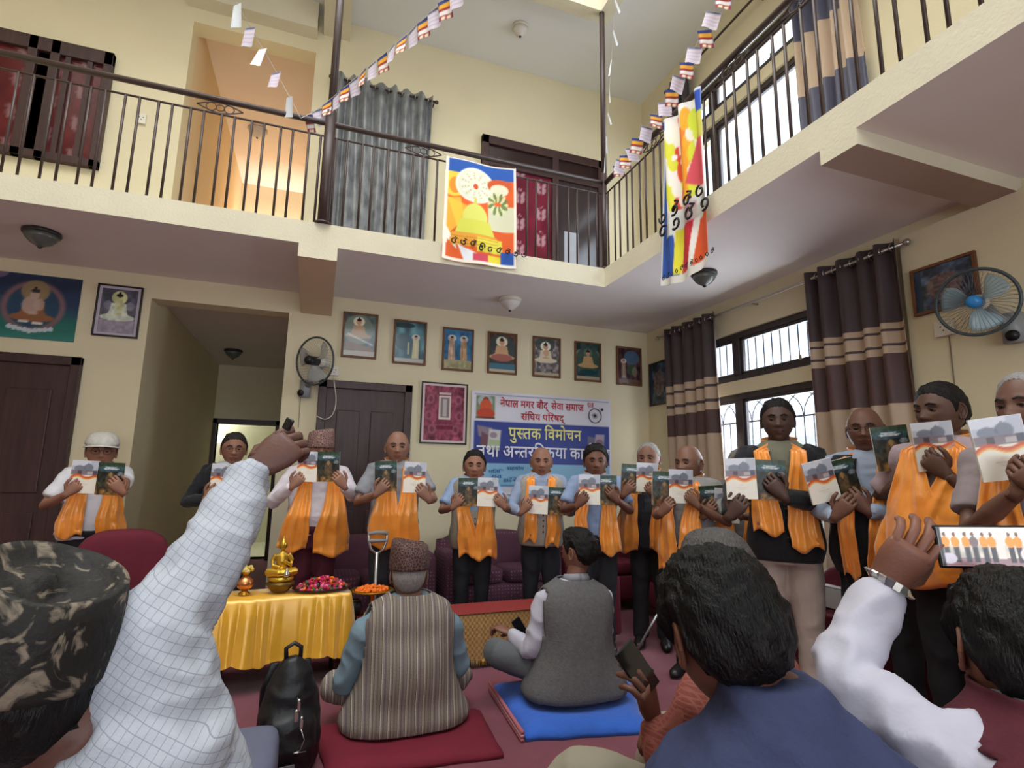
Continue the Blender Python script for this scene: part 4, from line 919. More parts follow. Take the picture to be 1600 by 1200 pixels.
    if hat == 'cap':
        m = MB(); n = 24; V = []; F = []
        for j in range(9):
            t = PI*.5*j/8
            for k in range(n):
                a = 2*PI*k/n; fr = -math.cos(a) ; r1 = .097*math.sin(t)**.7; r2 = .118*math.sin(t)**.7
                V.append((r1*math.sin(a)*hs, (-.006+(-1)*r2*math.cos(a)-(.010 if math.cos(a) > 0 else 0)*math.sin(t))*hs, (.052+.088*math.cos(t)-.015*(math.cos(a) > 0)*math.sin(t)*math.cos(a))*hs))
        F = [(j*n+k, (j+1)*n+k, (j+1)*n+(k+1) % n, j*n+(k+1) % n) for j in range(8) for k in range(n)]; m.add(V, F, 0, True)
        o = m.build('flat_cap', mat('light grey checked wool', 'bdb8b0', .9, var=.12, vscale=40), root); o.matrix_local = XF; sm = o.modifiers.new('s', 'SOLIDIFY'); sm.thickness = .004
        V = []; n = 14
        for j in range(4):
            for k in range(n+1): a = (k/n-.5)*2.0; r = .100+.013*j; V.append((r*.86*math.sin(a)*hs, -r*1.08*math.cos(a)*hs-.004*hs, (.050-.006*j+.004*math.cos(a*2))*hs))
        o = MB().add(V, [(j*(n+1)+k, (j+1)*(n+1)+k, (j+1)*(n+1)+k+1, j*(n+1)+k+1) for j in range(3) for k in range(n)], 0, True).build('cap_peak', mat('light grey checked wool', 'bdb8b0', .9), root); o.matrix_local = XF; sm = o.modifiers.new('s', 'SOLIDIFY'); sm.thickness = .004
    if hat and hat.startswith('topi'):
        cols = {'topi': '6b4a44 a08880', 'topi_brown': '3a2624 7a5a52', 'topi_dark': '1d1a1b 8e857a'}[hat].split()
        m = MB(); n = 32; V = []; tl = .098 if hat != 'topi_dark' else .11
        prof = [(.090, .114, .030), (.093, .117, .038), (.092, .116, .07), (.089, .112, .045+tl*.6), (.084, .106, .045+tl), (.081, .102, .047+tl), (.074, .094, .040+tl), (.062, .080, .026+tl), (.03, .04, .022+tl), (.004, .005, .024+tl)]
        for (rx, ry, z) in prof:
            for k in range(n): a = 2*PI*k/n; V.append((rx*math.sin(a)*hs, (-ry*math.cos(a)*.96+.004)*hs, (z+(.016*math.sin(a+.6)*max(0, (z-.07)/.07)+.006*abs(math.sin(a))*(z > .1)))*hs))
        F = [(j*n+k, (j+1)*n+k, (j+1)*n+(k+1) % n, j*n+(k+1) % n) for j in range(len(prof)-1) for k in range(n)]+[tuple(reversed(range((len(prof)-1)*n, len(prof)*n)))]; m.add(V, F, 0, True)
        o = m.build('topi_hat', topimat(hat, *cols), root); o.matrix_local = XF; sm = o.modifiers.new('s', 'SOLIDIFY'); sm.thickness = .004
    return XF
def topimat(name, c1, c2):
    if name in MATS: return MATS[name]
    if name == 'topi_dark':
        m = mat(name, c1, .7, bump=.3, bscale=80); nt = m.node_tree; b = nt.nodes['Principled BSDF']; tc = nt.nodes.new('ShaderNodeTexCoord'); n = nt.nodes.new('ShaderNodeTexNoise'); n.inputs['Scale'].default_value = 17; n.inputs['Detail'].default_value = 6; n.inputs['Distortion'].default_value = 2.2; r = nt.nodes.new('ShaderNodeMapRange'); r.inputs[1].default_value = .53; r.inputs[2].default_value = .62; mx = nt.nodes.new('ShaderNodeMix'); mx.data_type = 'RGBA'
        nt.links.new(tc.outputs['Object'], n.inputs['Vector']); nt.links.new(n.outputs[0], r.inputs[0]); nt.links.new(r.outputs[0], mx.inputs[0]); mx.inputs[6].default_value = (*lin('16130f'), 1); mx.inputs[7].default_value = (*lin('7a6e5e'), 1); nt.links.new(mx.outputs[2], b.inputs['Base Color']); return m
    m = mat(name, c1, .75, bump=.3, bscale=80); nt = m.node_tree; b = nt.nodes['Principled BSDF']
    tc = nt.nodes.new('ShaderNodeTexCoord'); v = nt.nodes.new('ShaderNodeTexVoronoi'); v.feature = 'DISTANCE_TO_EDGE'; v.inputs['Scale'].default_value = 60
    r = nt.nodes.new('ShaderNodeMapRange'); r.inputs[1].default_value = .02; r.inputs[2].default_value = .09; mx = nt.nodes.new('ShaderNodeMix'); mx.data_type = 'RGBA'
    nt.links.new(tc.outputs['Object'], v.inputs['Vector']); nt.links.new(v.outputs[0], r.inputs[0]); nt.links.new(r.outputs[0], mx.inputs[0]); mx.inputs[6].default_value = (*lin(c2), 1); mx.inputs[7].default_value = (*lin(c1), 1); nt.links.new(mx.outputs[2], b.inputs['Base Color']); return m
scarfm = mat('orange satin scarf', 'f08a1c', .30, spec=.65, var=.10, vscale=7, sheen=.35, bump=.25, bscale=18, col2='f7a243')
def front_y(R, x, z, off):
    """front surface of the ring stack at x, z"""
    for i in range(len(R)-1):
        if R[i][0] <= z <= R[i+1][0]: t = (z-R[i][0])/(R[i+1][0]-R[i][0]); q = [R[i][k]*(1-t)+R[i+1][k]*t for k in range(5)]; break
    else: q = R[0] if z < R[0][0] else R[-1]
    rx = q[3]+off; u = min(.97, abs(x-q[1])/rx); return q[2]-(q[4]+off)*(1-u**2.5)**(1/2.5)
def scarf(root, R, s, off, L, Rr, neck_z, name='orange_scarf', seed=0, m=None):
    """L, Rr = (x at shoulder, x at hem, hem z, hem width) for the two hanging ends"""
    rs = random.Random(seed); m = m or scarfm; V = []; F = []; nc = 30; st_ = []
    def side(sx, spec):
        xs, xb, zb, wb = spec; out = []; zt = neck_z-.06*s; N = 30
        for i in range(N+1): t = i/N; out.append(('f', sx, xs+(xb-xs)*t**1.1, zt+(zb-zt)*t, .075*s+(wb*.80-.075*s)*min(1, t*1.3)**1.2, t))
        return out
    st_ += side(-1, L)[::-1]+[('n', a) for a in np.linspace(-.85, .85, 9)*PI/1.0]+side(1, Rr); ph = rs.uniform(0, 6)
    for q in st_:
        for c in range(nc+1):
            u = c/nc-.5
            if q[0] == 'f':
                _, sx, x, z, w, t = q; X_ = sx*x+u*w*sx*-1*-1; zz = z-(.02*math.sin(u*7+ph)*t if t > .9 else 0)
                pl = 1-abs(math.sin(u*(7+2*math.sin(ph))+ph*sx+t*1.2)); y = front_y(R, X_*.82, max(zz, R[0][0]), off)-.012-.020*pl*(.6+.4*t)-.012*t-.010*noise.noise((u*4+ph, t*5*1.0, sx*3))-.006*abs(noise.noise((u*7, t*14, ph)))-.05*max(0, t-.75)*math.sin(u*5+ph)*.4; X_ += .012*noise.noise((t*4, ph, sx))+.01*math.sin(t*5+ph)*t
                V.append((X_, y, zz))
            else:
                a = q[1]; r = (.078+.012*abs(u)*2)*s; V.append((r*math.sin(a)*1.12, (.012+r*math.cos(a)*1.0)*s if True else 0, neck_z+(u*.055-.045*(1-math.cos(a))*.5+.012)*s))
    n1 = nc+1
    for j in range(len(st_)-1):
        for c in range(nc): F.append((j*n1+c, j*n1+c+1, (j+1)*n1+c+1, (j+1)*n1+c))
    me = mesh(name, V, F, m, None, True); o = link(name, me, root); sm = o.modifiers.new('s', 'SOLIDIFY'); sm.thickness = .005; sm.offset = 0; return o
def person(label, head, d, rz=0, fat=.04, hyaw=0, hpitch=0, skin='8a5f4a', hair='short', haircol='15110f', hat=None, glasses=False, shirt='d8d8dc', sleeve='short', vest=None, vest_sleeve=False, trousers='1d1d22',
           hands=(None, None), scarf_=None, hs=1.1, bodyx=0, shoes='1a1716', open_v=.10, hand_kw=None, build_w=1.0, seed=0, waist_z=.93, group=None, collar=True, zadj=0, hairline=.055, handdir=(None, None)):
    top = atd(head[0], head[1], d); hatH = .06 if hat and hat.startswith('topi') else (.025 if hat == 'cap' else 0); H = top.z-hatH+zadj
    s = H/1.70; root = empty('person', (top.x, top.y, 0), rz, label, 'person', group); inv = Matrix.Rotation(-rz, 4, 'Z') @ Matrix.Translation((-top.x, -top.y, 0)); sk = skinmat(skin)
    bs = bodyx; R = [(z, bs*(1-(z/(1.45*s))**2), cy, rx*build_w, ry) for (z, _, cy, rx, ry) in torso_rings(s, fat)]
    hc = Vector((0, -.025*s, H-.125*hs)); neckz = 1.455*s
    nb = [tube([(0, .012*s, 1.38*s), (0, .008*s, neckz), (0, -.004*s, hc.z-.02)], [.066*s, .058*s, .056*s], 14)]
    arms = []; slv = []; vs = []; hp = []
    for k, sx in enumerate((-1, 1)):
        S = Vector((sx*(.172*build_w)*s, .0, 1.375*s)); tgt = hands[k]
        if tgt is None: Wt = S+Vector((sx*.06, -.04, -.52*s)); E = S+Vector((sx*.045, .02, -.28*s))
        else: Wt = inv @ Vector(tgt); E, Wt = elbow(S, Wt, .29*s, .255*s, (sx*.75, .25, -1))
        arms.append((sx, S, E, Wt))
        nb.append(tube([S+Vector((-sx*.05, 0, .0)), S, (S*.5+E*.5), E, E*.5+Wt*.5, Wt], [.05*s, .052*s, .043*s, .038*s, .037*s, .025*s], 12))
        lv = sleeve
        if lv == 'short': e = S+(E-S)*.72; P = [S+Vector((-sx*.06, 0, .015)), S+Vector((0, 0, .004)), S*.6+E*.4, e, e+(E-S).normalized()*.012]; rr = [.06*s, .066*s, .063*s, .066*s, .064*s]
        else: P = [S+Vector((-sx*.06, 0, .015)), S+Vector((0, 0, .004)), S*.5+E*.5, E, E*.5+Wt*.5, E*.1+Wt*.9, E*.02+Wt*.98]; rr = [.06*s, .066*s, .058*s, .055*s, .050*s, .040*s, .038*s]
        (vs if vest_sleeve else slv).append(tube(P, rr, 14))
        dw = (Wt-E).normalized()
        hd = handdir[k] if handdir[k] else None
        if tgt is not None:
            inw = Vector((-sx*.62, -.12, .76)) if hd is None else inv.to_3x3() @ Vector(hd)
            hp += hand_parts(Wt, inw, (0, -1, .1), (0, -.2, 1), 1.0*s*1.05, **(hand_kw or dict(curl=(.55, .85, .6), thumb=-.6, spread=0)))
        else: hp += hand_parts(Wt, (0, -.1, -1), (sx, 0, 0), (0, -1, 0), s)
    V, F = cat([ring_loft(R[5:], -.012)]+nb); core = remesh(V, F, .010, [sk], smooth=4)
    lists = []; build_head(root, hc, hs, hyaw, hpitch, skin, hair, haircol, glasses, hat, body_lists=lists, hairline=hairline)
    n = len(core.vertices); co = np.empty(n*3); core.vertices.foreach_get('co', co); VV = co.reshape(-1, 3).tolist(); FF = [tuple(p.vertices) for p in core.polygons]; MM = [0]*len(FF)
    for (v, f, m) in lists: b = len(VV); VV += [tuple(q) for q in v]; FF += [tuple(i+b for i in g) for g in f]; MM += m
    v, f = cat(hp); b = len(VV); VV += v; FF += [tuple(i+b for i in g) for g in f]; MM += [0]*len(f)
    lc = mat('lips '+skin, '%02x%02x%02x' % tuple(int(x*q) for x, q in zip((int(skin[0:2], 16), int(skin[2:4], 16), int(skin[4:6], 16)), (.88, .68, .68))), .45)
    me = mesh('body', VV, FF, [sk, lc], MM, True); fixn(me); link('body', me, root)
    # shirt
    shm = mat('shirt cloth '+shirt, shirt, .8, bump=.35, bscale=16, var=.04, vscale=12, sheen=.1)
    V, F = cat([ring_loft([(z, a, b_, rx, ry) for (z, a, b_, rx, ry) in R if z > .84*s], .010)]+slv); me = remesh(V, F, .013, [shm], 'shirt', 3, (.006, 7, 7, 11)); link('shirt', me, root)
    if collar:
        m = MB()
        for sx in (-1, 1):
            pts = [(sx*.072*s*math.sin(a), .012*s+.066*s*math.cos(a), neckz+.012*s-.028*s*(1-math.cos(a))*.8) for a in np.linspace(0, 2.75, 9)]
            V = []; 
            for (x, y, z) in pts: V += [(x, y, z), (x*1.28, (y-.01)*1.2+.01, z-.032*s)]
            m.add(V, [(2*i, 2*i+1, 2*i+3, 2*i+2) for i in range(8)], 0, True)
        o = m.build('collar', shm, root); sm = o.modifiers.new('s', 'SOLIDIFY'); sm.thickness = .004
    if vest:
        vm = mat('woven cloth '+vest, vest, .85, bump=.25, bscale=90, var=.08, vscale=60, sheen=.1)
        RV = [r for r in R if r[0] < 1.44*s]; RV = [tuple(x) for x in spline(RV, 4)]; V, F = ring_loft(RV, .024, 40, cap=False); F2 = []
        for f in F:
            c = [sum(V[i][q] for i in f)/4 for q in range(3)]
            if c[1] < 0 and c[2] > 1.10*s and abs(c[0]) < .012+open_v*(c[2]-1.10*s)/.33*s: continue
            if abs(c[0]) > .155*s*build_w and c[2] > 1.27*s and abs(c[1]) < .055 and not vest_sleeve: continue
            F2.append(f)
        if vest_sleeve: V2, G2 = cat(vs); me = remesh(V2, G2, .013, [vm], 'sleeves', 3, (.006, 7, 7, 11)); link('sleeves', me, root)
        me = mesh('jacket' if vest_sleeve else 'waistcoat', V, F2, vm, None, True); o = link('jacket' if vest_sleeve else 'waistcoat', me, root); sm = o.modifiers.new('s', 'SOLIDIFY'); sm.thickness = .008; sm.offset = 1
        b = MB()
        for k in range(4): z = (1.08-.05*k)*s; b.ball((.012, front_y(R, .012, z, .034)-.003, z), (.007, .003, .007), 8)
        bo = b.build('buttons', mat('dark button', '2a2422', .4), root); bo['kind'] = 'stuff'
    # trousers and shoes
    tm = mat('trouser cloth '+trousers, trousers, .85, bump=.2, bscale=25, var=.08, vscale=10)
    P = [ring_loft([(z*s, bs*.6, cy, rx*s*build_w, ry*s) for z, cy, rx, ry in ((.78, 0, .165, .12), (.84, 0, .172, .13), (.90, -fat*.2, .170, .128), (waist_z, -fat*.3, .162, .128+fat*.3), (waist_z+.03, -fat*.3, .158, .125+fat*.3))], .004)]
    for sx in (-1, 1): P.append(tube([(sx*.085*s+bs*.6, 0, .86*s), (sx*.09*s+bs*.6, -.005, .62*s), (sx*.092*s+bs*.4, -.01, .46*s), (sx*.095*s, .005, .25*s), (sx*.098*s, .01, .055*s)], [.095*s, .088*s, .070*s, .064*s, .062*s], 16))
    V, F = cat(P); me = remesh(V, F, .016, [tm], 'trousers', 3, (.006, 6, 6, 5)); link('trousers', me, root)
    shm_ = mat('shoe leather '+shoes, shoes, .4)
    for sx in (-1, 1):
        m = MB(); V, F = tube([(sx*.1*s, .075, .045), (sx*.1*s, .05, .05), (sx*.1*s, 0, .052), (sx*.105*s, -.07, .04), (sx*.11*s, -.14, .032), (sx*.112*s, -.175, .026)], [(.028, .042), (.036, .048), (.038, .050), (.045, .038), (.040, .030), (.018, .018)], 14, up=(1, 0, 0)); V = [(v[0], v[1], max(v[2], .004)) for v in V]; m.add(V, F, 0, True)
        m.build('shoe', shm_, root)
    if scarf_: scarf(root, R, s, .034 if vest else .022, scarf_[0], scarf_[1], neckz, seed=seed)
    return root, inv, R, s
# ------------------------------------------------------------------ books
def cover_white(U, W):
    c = Cv(U, W, 'efe6d6'); c.rect(0, 1, .60, 1, 'b9bcc8'); c.ell(.2, .95, .5, .12, 'd8dae2', .8); c.ell(.3, .76, .2, .09, '6d7480', .8); c.ell(.62, .78, .18, .12, '5f6672', .7); c.ell(.6, .86, .05, .06, '7d838f', .8); c.rect(0, 1, .56, .70, '7a6a70', .85); c.rect(.25, .4, .58, .68, '4a3c44', .8); c.rect(.6, .8, .57, .66, 'c9c2c0', .7); c.rect(.8, .95, .58, .7, '3f4450', .7)
    e = lambda k: .53-k+.045*np.sin((U-.05)*8.5)+.03*np.sin(U*3.1); c.m(np.clip((e(0)-W)*60, 0, 1), 'cf5a34'); c.m(np.clip((e(.05)-W)*60, 0, 1), 'e8944a'); c.m(np.clip((e(.085)-W)*60, 0, 1), 'f0dfae'); c.m(np.clip((e(.11)-W)*60, 0, 1), 'efe8da')
    c.rect(.42, .58, .33, .345, 'b0604a', .8); c.rect(.32, .7, .285, .30, 'b0604a', .8); c.rect(.4, .62, .24, .25, 'b09a8a', .5); return c.C
def cover_dark(U, W):
    c = Cv(U, W, '2c2f28'); c.noise(11, .9, 3); c.rect(0, 1, .80, 1, '33422c'); c.ell(.5, .80, .55, .1, '3c6478', .6); c.ell(.5, .8, .3, .03, 'd8dce0', .9); c.ell(.48, .845, .22, .016, 'e8eaec', .8); c.ell(.85, .65, .12, .06, 'a9b4c0', .7)
    c.m(np.clip((.45-W)*3, 0, 1)*fnoise(U, W, 9, 8), '9a6a34', 1); c.ell(.5, .45, .16, .24, '6a5238', .8); c.ell(.5, .62, .07, .08, '94764c', .7); c.m(np.clip((.2-W)*6, 0, 1)*fnoise(U, W, 16, 2), 'c48f4c', .7); c.noise(18, .5, 6); return c.C
bw, bh, bt = .160, .222, .010
bk_mesh = {}
edge = mat('white paper edge', 'e8e4da', .7)
for k, fn in (('white', cover_white), ('dark', cover_dark)):
    bk_mesh[k] = grid('cover', bw, bh, 34, 46, fn, paintmat('glossy printed card', .28))
    for v in bk_mesh[k].vertices: v.co.z -= bh/2
pages = MB().box(-bw/2, bw/2, .0012, bt, -bh/2, bh/2).mesh('pages', edge)
backc = MB().box(-bw/2, bw/2, bt, bt+.0012, -bh/2, bh/2).mesh('back_cover', mat('pale back cover', 'd0c8ba', .4))
def book(kind, px, py, d, tilt=0, yaw=0, pitch=.04, who=''):
    p = atd(px, py, d); o = empty('book', p, 0, ('pale book with orange wave ' if kind == 'white' else 'dark green and brown illustrated book ')+who, 'book', 'pale books held up' if kind == 'white' else 'dark books held up')
    o.rotation_euler = (pitch, tilt, yaw)
    link('cover', bk_mesh[kind], o); link('pages', pages, o); link('back_cover', backc, o); return o
FB = -.27
def row(label, head, d, rz, who, books, handpx, db=.33, **kw):
    """standing guest: books at a distance db in front of the body, hands at the given pixels"""
    yawv = rz
    for (k, x, y, t, *dd) in books: book(k, x, y, d-db+(dd[0] if dd else 0), math.radians(t), -.20-.4*math.atan2(atd(x, y, 1).x, atd(x, y, 1).y)+(dd[1] if len(dd) > 1 else 0), who='held '+who)
    hh = []
    for h in handpx: hh.append(None if h is None else tuple(atd(h[0], h[1], d-db-.055+(h[2] if len(h) > 2 else 0))))
    return person(label, head, d, rz, hands=tuple(hh), **kw)
row('man in grey flat cap and glasses, white short-sleeved shirt and orange scarf, far left', (163, 673), 4.05, .30, 'by the man in the flat cap', [('white', 131, 745, 2), ('dark', 172, 748, 2, .01)], [(104, 772), (191, 770)],
    hat='cap', glasses=True, shirt='d4d2d6', fat=.06, haircol='3a3634', skin='8f6450', scarf_=((.085, .12, .83, .19), (.085, .13, .80, .23)), bodyx=-.02, seed=1)
row('man in black blazer and glasses behind the raised checked arm', (368, 677), 4.4, .15, 'by the man in black blazer behind the raised arm', [('white', 347, 748, 2)], [(322, 778), (385, 780)],
    glasses=True, shirt='b8bcc8', vest='17181d', vest_sleeve=True, sleeve='long', skin='8f6450', haircol='2a2522', seed=2, fat=.04)
row('man in patterned topi cap, white long-sleeved shirt and wide orange scarf beside the crutch user', (503, 668), 4.35, .1, 'by the man in the patterned topi', [('white', 482, 729, 1), ('dark', 513, 729, -1, .01)], [(456, 760), (538, 760)],
    hat='topi', shirt='cfc6cc', sleeve='long', trousers='4a1626', fat=.10, skin='946a56', haircol='6a6460', scarf_=((.10, .17, .72, .25), (.10, .12, .68, .34)), seed=3, build_w=1.12)
row('bald man in grey short-sleeved shirt with crutch and orange scarf', (622, 673), 4.3, -.1, 'by the bald man with the crutch', [('dark', 603, 744, -3), ('white', 648, 746, 2)], [(588, 772), (669, 780)],
    hair='bald', haircol='8a8580', shirt='85868c', fat=.07, skin='86604e', trousers='2c2a30', scarf_=((.07, .06, .76, .30), (.085, .09, .72, .26)), seed=4)
row('young man with black hair, beige waistcoat over blue shirt and long orange scarf', (742, 704), 4.6, -.25, 'by the young man in the beige waistcoat', [('dark', 732, 769, -1), ('white', 762, 769, 1)], [(708, 792), (788, 792)],
    shirt='8fa4c4', vest='9c907e', skin='8f6450', fat=.05, scarf_=((.085, .045, .66, .19), (.085, .10, .64, .22)), seed=5, hairline=.06)
row('bald man in beige waistcoat and pale blue long sleeves, orange scarf, before the banner', (846, 698), 4.7, -.35, 'by the bald man before the banner', [('white', 841, 781, 2), ('dark', 869, 783, 1, .01)], [(815, 800), (889, 800)],
    hair='bald', haircol='8a8580', shirt='8f9cb4', sleeve='long', vest='a69c90', skin='8a604c', scarf_=((.09, .10, .77, .13), (.085, .09, .74, .14)), seed=6, fat=.05)
row('man with side-parted black hair and blue short-sleeved shirt, orange scarf, at the banner edge', (930, 696), 4.4, -.42, 'by the man with side-parted hair', [('white', 921, 765, 0), ('dark', 947, 766, 0, .01)], [(902, 790), (965, 782)],
    hair='side', shirt='8495b4', skin='6b4636', scarf_=((.09, .13, .82, .12), (.085, .10, .72, .20)), seed=7, fat=.02)
row('grey-haired man in dark vest, orange scarf swung to the left, left of the curtain', (1013, 692), 4.5, -.62, 'by the grey-haired man left of the curtain', [('dark', 987, 748, 3), ('white', 1011, 746, 2, -.01)], [(975, 772), (1026, 775)],
    hair='thin', haircol='8e8a86', shirt='3a3c44', vest='26262c', skin='7e5846', hyaw=-.2, scarf_=((.13, .20, .72, .26), (.08, .06, .74, .16)), seed=8, trousers='1d1b1e')
row('man with grey sides turned left, bare forearm raised, orange scarf, before the striped curtain', (1077, 695), 3.85, -1.05, 'by the man turned left before the curtain', [('dark', 1038, 763, 2, .1, .1), ('white', 1064, 760, 1, .1, .1)], [(1034, 802, .08), (1090, 790, .08)],
    hair='bald', haircol='7e7a78', shirt='8c8a86', skin='7a5644', hyaw=-.15, scarf_=((.10, .14, .66, .24), (.08, .05, .70, .22)), seed=9, fat=.03, trousers='1d1b1e')
row('grey-haired man whose face is hidden behind a pale book, orange scarf', (1156, 702), 3.95, -.75, 'by the man whose face is hidden', [('dark', 1113, 785, -4, -.02), ('white', 1136, 790, 3, -.04)], [(1100, 806), (1156, 806)],
    hair='thin', haircol='8a8682', shirt='6e6a66', skin='7a5644', scarf_=((.10, .13, .52, .24), (.08, .03, .56, .22)), seed=10, trousers='1d1b1e')
row('tall man in black blazer and cream trousers, orange scarf, against the bright window', (1213, 625), 3.35, -.78, 'by the tall man in the black blazer', [('white', 1158, 748, -2, -.05), ('dark', 1204, 750, 2, 0)], [(1140, 806), (1226, 776)],
    shirt='6c6a58', vest='16171b', vest_sleeve=True, sleeve='long', trousers='a8988e', skin='4e3830', shoes='3c3834', fat=.0, scarf_=((.10, .09, 1.0, .2), (.09, .10, .92, .20)), seed=11, open_v=.11)
row('bald man with glasses, black waistcoat over pale blue sleeves and long orange scarf, right side', (1349, 636), 3.1, -1.0, 'by the bald man with glasses', [('white', 1284, 752, -14, .12, .2), ('dark', 1318, 750, -14, .14, .2)], [(1306, 806, .1), (1356, 798, .1)],
    hair='bald', haircol='4a4644', glasses=True, shirt='98a4b8', sleeve='long', vest='15161a', skin='6e4c3e', fat=.07, scarf_=((.10, .11, .80, .10), (.09, .04, .74, .20)), seed=12, open_v=.05)
row('man with short black hair turned left, large orange scarf draped over his chest', (1468, 600), 2.6, -1.42, 'by the man turned left with the draped scarf', [('dark', 1394, 700, -6, .45, -.1), ('white', 1461, 697, -5, .2, -.05)], [(1412, 752, .42), (1480, 742, .18)],
    shirt='a89498', skin='5c4034', hyaw=-.25, scarf_=((.09, .12, .84, .50), (.10, .06, 1.0, .42)), seed=13, trousers='121215', hs=1.12, fat=.05)
row('grey-haired man cut off by the right edge, orange scarf', (1604, 582), 2.02, -1.35, 'by the man cut off at the right edge', [('white', 1566, 700, -8, .22, 0)], [(1590, 768, .18), (1640, 770, .1)],
    hair='thin', haircol='8e8a88', shirt='8c7f80', skin='6a4a3c', hyaw=-.3, scarf_=((.09, .06, .85, .26), (.09, .1, .9, .2)), seed=14, trousers='141418')
# ------------------------------------------------------------------ furniture
def rbox(mb, x0, x1, y0, y1, z0, z1, r=.04, mi=0, n=5, puff=0):
    """rounded box (cushion-like)"""
    V = []; F = []; cx, cy, cz = (x0+x1)/2, (y0+y1)/2, (z0+z1)/2; hx_, hy_, hz_ = (x1-x0)/2, (y1-y0)/2, (z1-z0)/2; m = 24; k = 12
    for j in range(k+1):
        th = PI*j/k
        for i in range(m):
            a = 2*PI*(i+.5)/m; e = .35; f = lambda v: math.copysign(abs(v)**e, v)
            V.append((cx+hx_*f(math.cos(a))*math.sin(th)**e, cy+hy_*f(math.sin(a))*math.sin(th)**e, cz+hz_*f(math.cos(th))))
    for j in range(k):
        for i in range(m): F.append((j*m+i, (j+1)*m+i, (j+1)*m+(i+1) % m, j*m+(i+1) % m))
    return mb.add(V, F, mi, True)
def dotmat(name, c1, c2, scale):
    if name in MATS: return MATS[name]
    m = mat(name, c1, .85, bump=.2, bscale=200); nt = m.node_tree; b = nt.nodes['Principled BSDF']; tc = nt.nodes.new('ShaderNodeTexCoord'); v = nt.nodes.new('ShaderNodeTexVoronoi'); v.inputs['Scale'].default_value = scale; v.inputs['Randomness'].default_value = .15
    r = nt.nodes.new('ShaderNodeMapRange'); r.inputs[1].default_value = .22; r.inputs[2].default_value = .30; mx = nt.nodes.new('ShaderNodeMix'); mx.data_type = 'RGBA'
    nt.links.new(tc.outputs['Object'], v.inputs['Vector']); nt.links.new(v.outputs[0], r.inputs[0]); nt.links.new(r.outputs[0], mx.inputs[0]); mx.inputs[6].default_value = (*lin(c2), 1); mx.inputs[7].default_value = (*lin(c1), 1); nt.links.new(mx.outputs[2], b.inputs['Base Color']); return m
purp = dotmat('plum sofa cloth with small pale dots', '55303e', '7d5a6c', 34); mar = mat('maroon sofa cloth', '5e1526', .85, var=.12, vscale=4, bump=.2, bscale=90)
def sofa(label, x, y, rz, w, m, back=.88, seats=2, dep=.6, arms=True):
    o = empty('sofa' if w > 1 else 'armchair', (x, y, 0), rz, label, 'sofa' if w > 1 else 'armchair'); h = w/2; b = MB(); rbox(b, -h, h, -dep/2, dep/2, .08, .36); b.build('base', m, o)
    b = MB(); V = []; n = 16
    rbox(b, -h+.03, h-.03, dep/2-.2, dep/2, .3, back); bo = b.build('backrest', m, o)
    for v in bo.data.vertices:
        if v.co.z > .7: v.co.z -= .10*(abs(v.co.x)/h)**2.5
    iw = (w-.28)/seats if arms else w/seats
    for k in range(seats): b = MB(); x0 = (-h+.14 if arms else -h)+k*iw; rbox(b, x0, x0+iw, -dep/2, dep/2-.18, .34, .47); b.build('seat_cushion', m, o)
    if arms:
        for s in (-1, 1): b = MB(); rbox(b, *(sorted((s*h, s*(h-.15)))), -dep/2-.02, dep/2-.05, .1, .62); b.build('armrest', m, o)
    for sx in (-1, 1):
        for sy in (-1, 1): MB().tube([(sx*(h-.08), sy*(dep/2-.07), .0), (sx*(h-.08), sy*(dep/2-.07), .1)], .025, 8).build('leg', wood, o)
    return o
zt = aty(620, 834, 5.2).z
sofa('plum dotted sofa behind the man with the crutch', .42, 5.06, 0, 1.25, purp, zt, 2)
sofa('plum dotted sofa under the left part of the banner', 1.66, 5.06, 0, 1.12, purp, zt+.02, 2)
sofa('plum dotted sofa in the corner under the right part of the banner', 2.78, 5.12, 0, .86 if False else 1.02, mar, zt-.02, 2, .5)
sofa('maroon round-backed armchair beside the man in the flat cap', -1.14, 4.28, .25, .6, mar, .90, 1, .55)
sofa('long maroon sofa along the right wall under the lower window', 3.24, 4.15, -PI/2, 1.28, mar, .80, 2, .46)
sofa('maroon sofa along the right wall behind the bald man with glasses', 3.29, 2.35, -PI/2, 1.3, mar, .80, 2, .40)
# satin covered table
satin = mat('golden yellow satin', 'dfa41a', .28, spec=.8, sheen=.5, var=.12, vscale=3, metal=.15)
def skirt(mb, w, d, zt, zb, pleat=.03, n=260, freq=26, seed=1, flare=.05):
    per = []; h, g = w/2, d/2; L = 2*(w+d); rs = random.Random(seed); ph = [rs.uniform(0, 6) for _ in range(4)]
    for i in range(n):
        t = i/n*L
        if t < w: p = (-h+t, -g, 0, -1)
        elif t < w+d: p = (h, -g+t-w, 1, 0)
        elif t < 2*w+d: p = (h-(t-w-d), g, 0, 1)
        else: p = (-h, g-(t-2*w-d), -1, 0)
        per.append(p)
    V = []; F = []; k = 16
    for j in range(k+1):
        t = j/k; z = zt+(zb-zt)*t
        for i, (x, y, nx, ny) in enumerate(per):
            u = i/n*2*PI; a = pleat*(min(1, t*4)*.45+t*.55)*(.55+.45*math.sin(u*5+ph[1])); s_ = (abs(math.sin(u*freq/2+ph[0]+.35*math.sin(u*7)+.3*t)))**.8; off = a*s_+flare*t
            V.append((x+nx*off+(.012*t*math.sin(u*11) if ny else 0), y+ny*off, z+(.012*math.sin(u*9+ph[2])*t if j == k else 0)))
    F = [(j*n+i, (j+1)*n+i, (j+1)*n+(i+1) % n, j*n+(i+1) % n) for j in range(k) for i in range(n)]; F.append(tuple(range(n))); mb.add(V, F, 0, True)
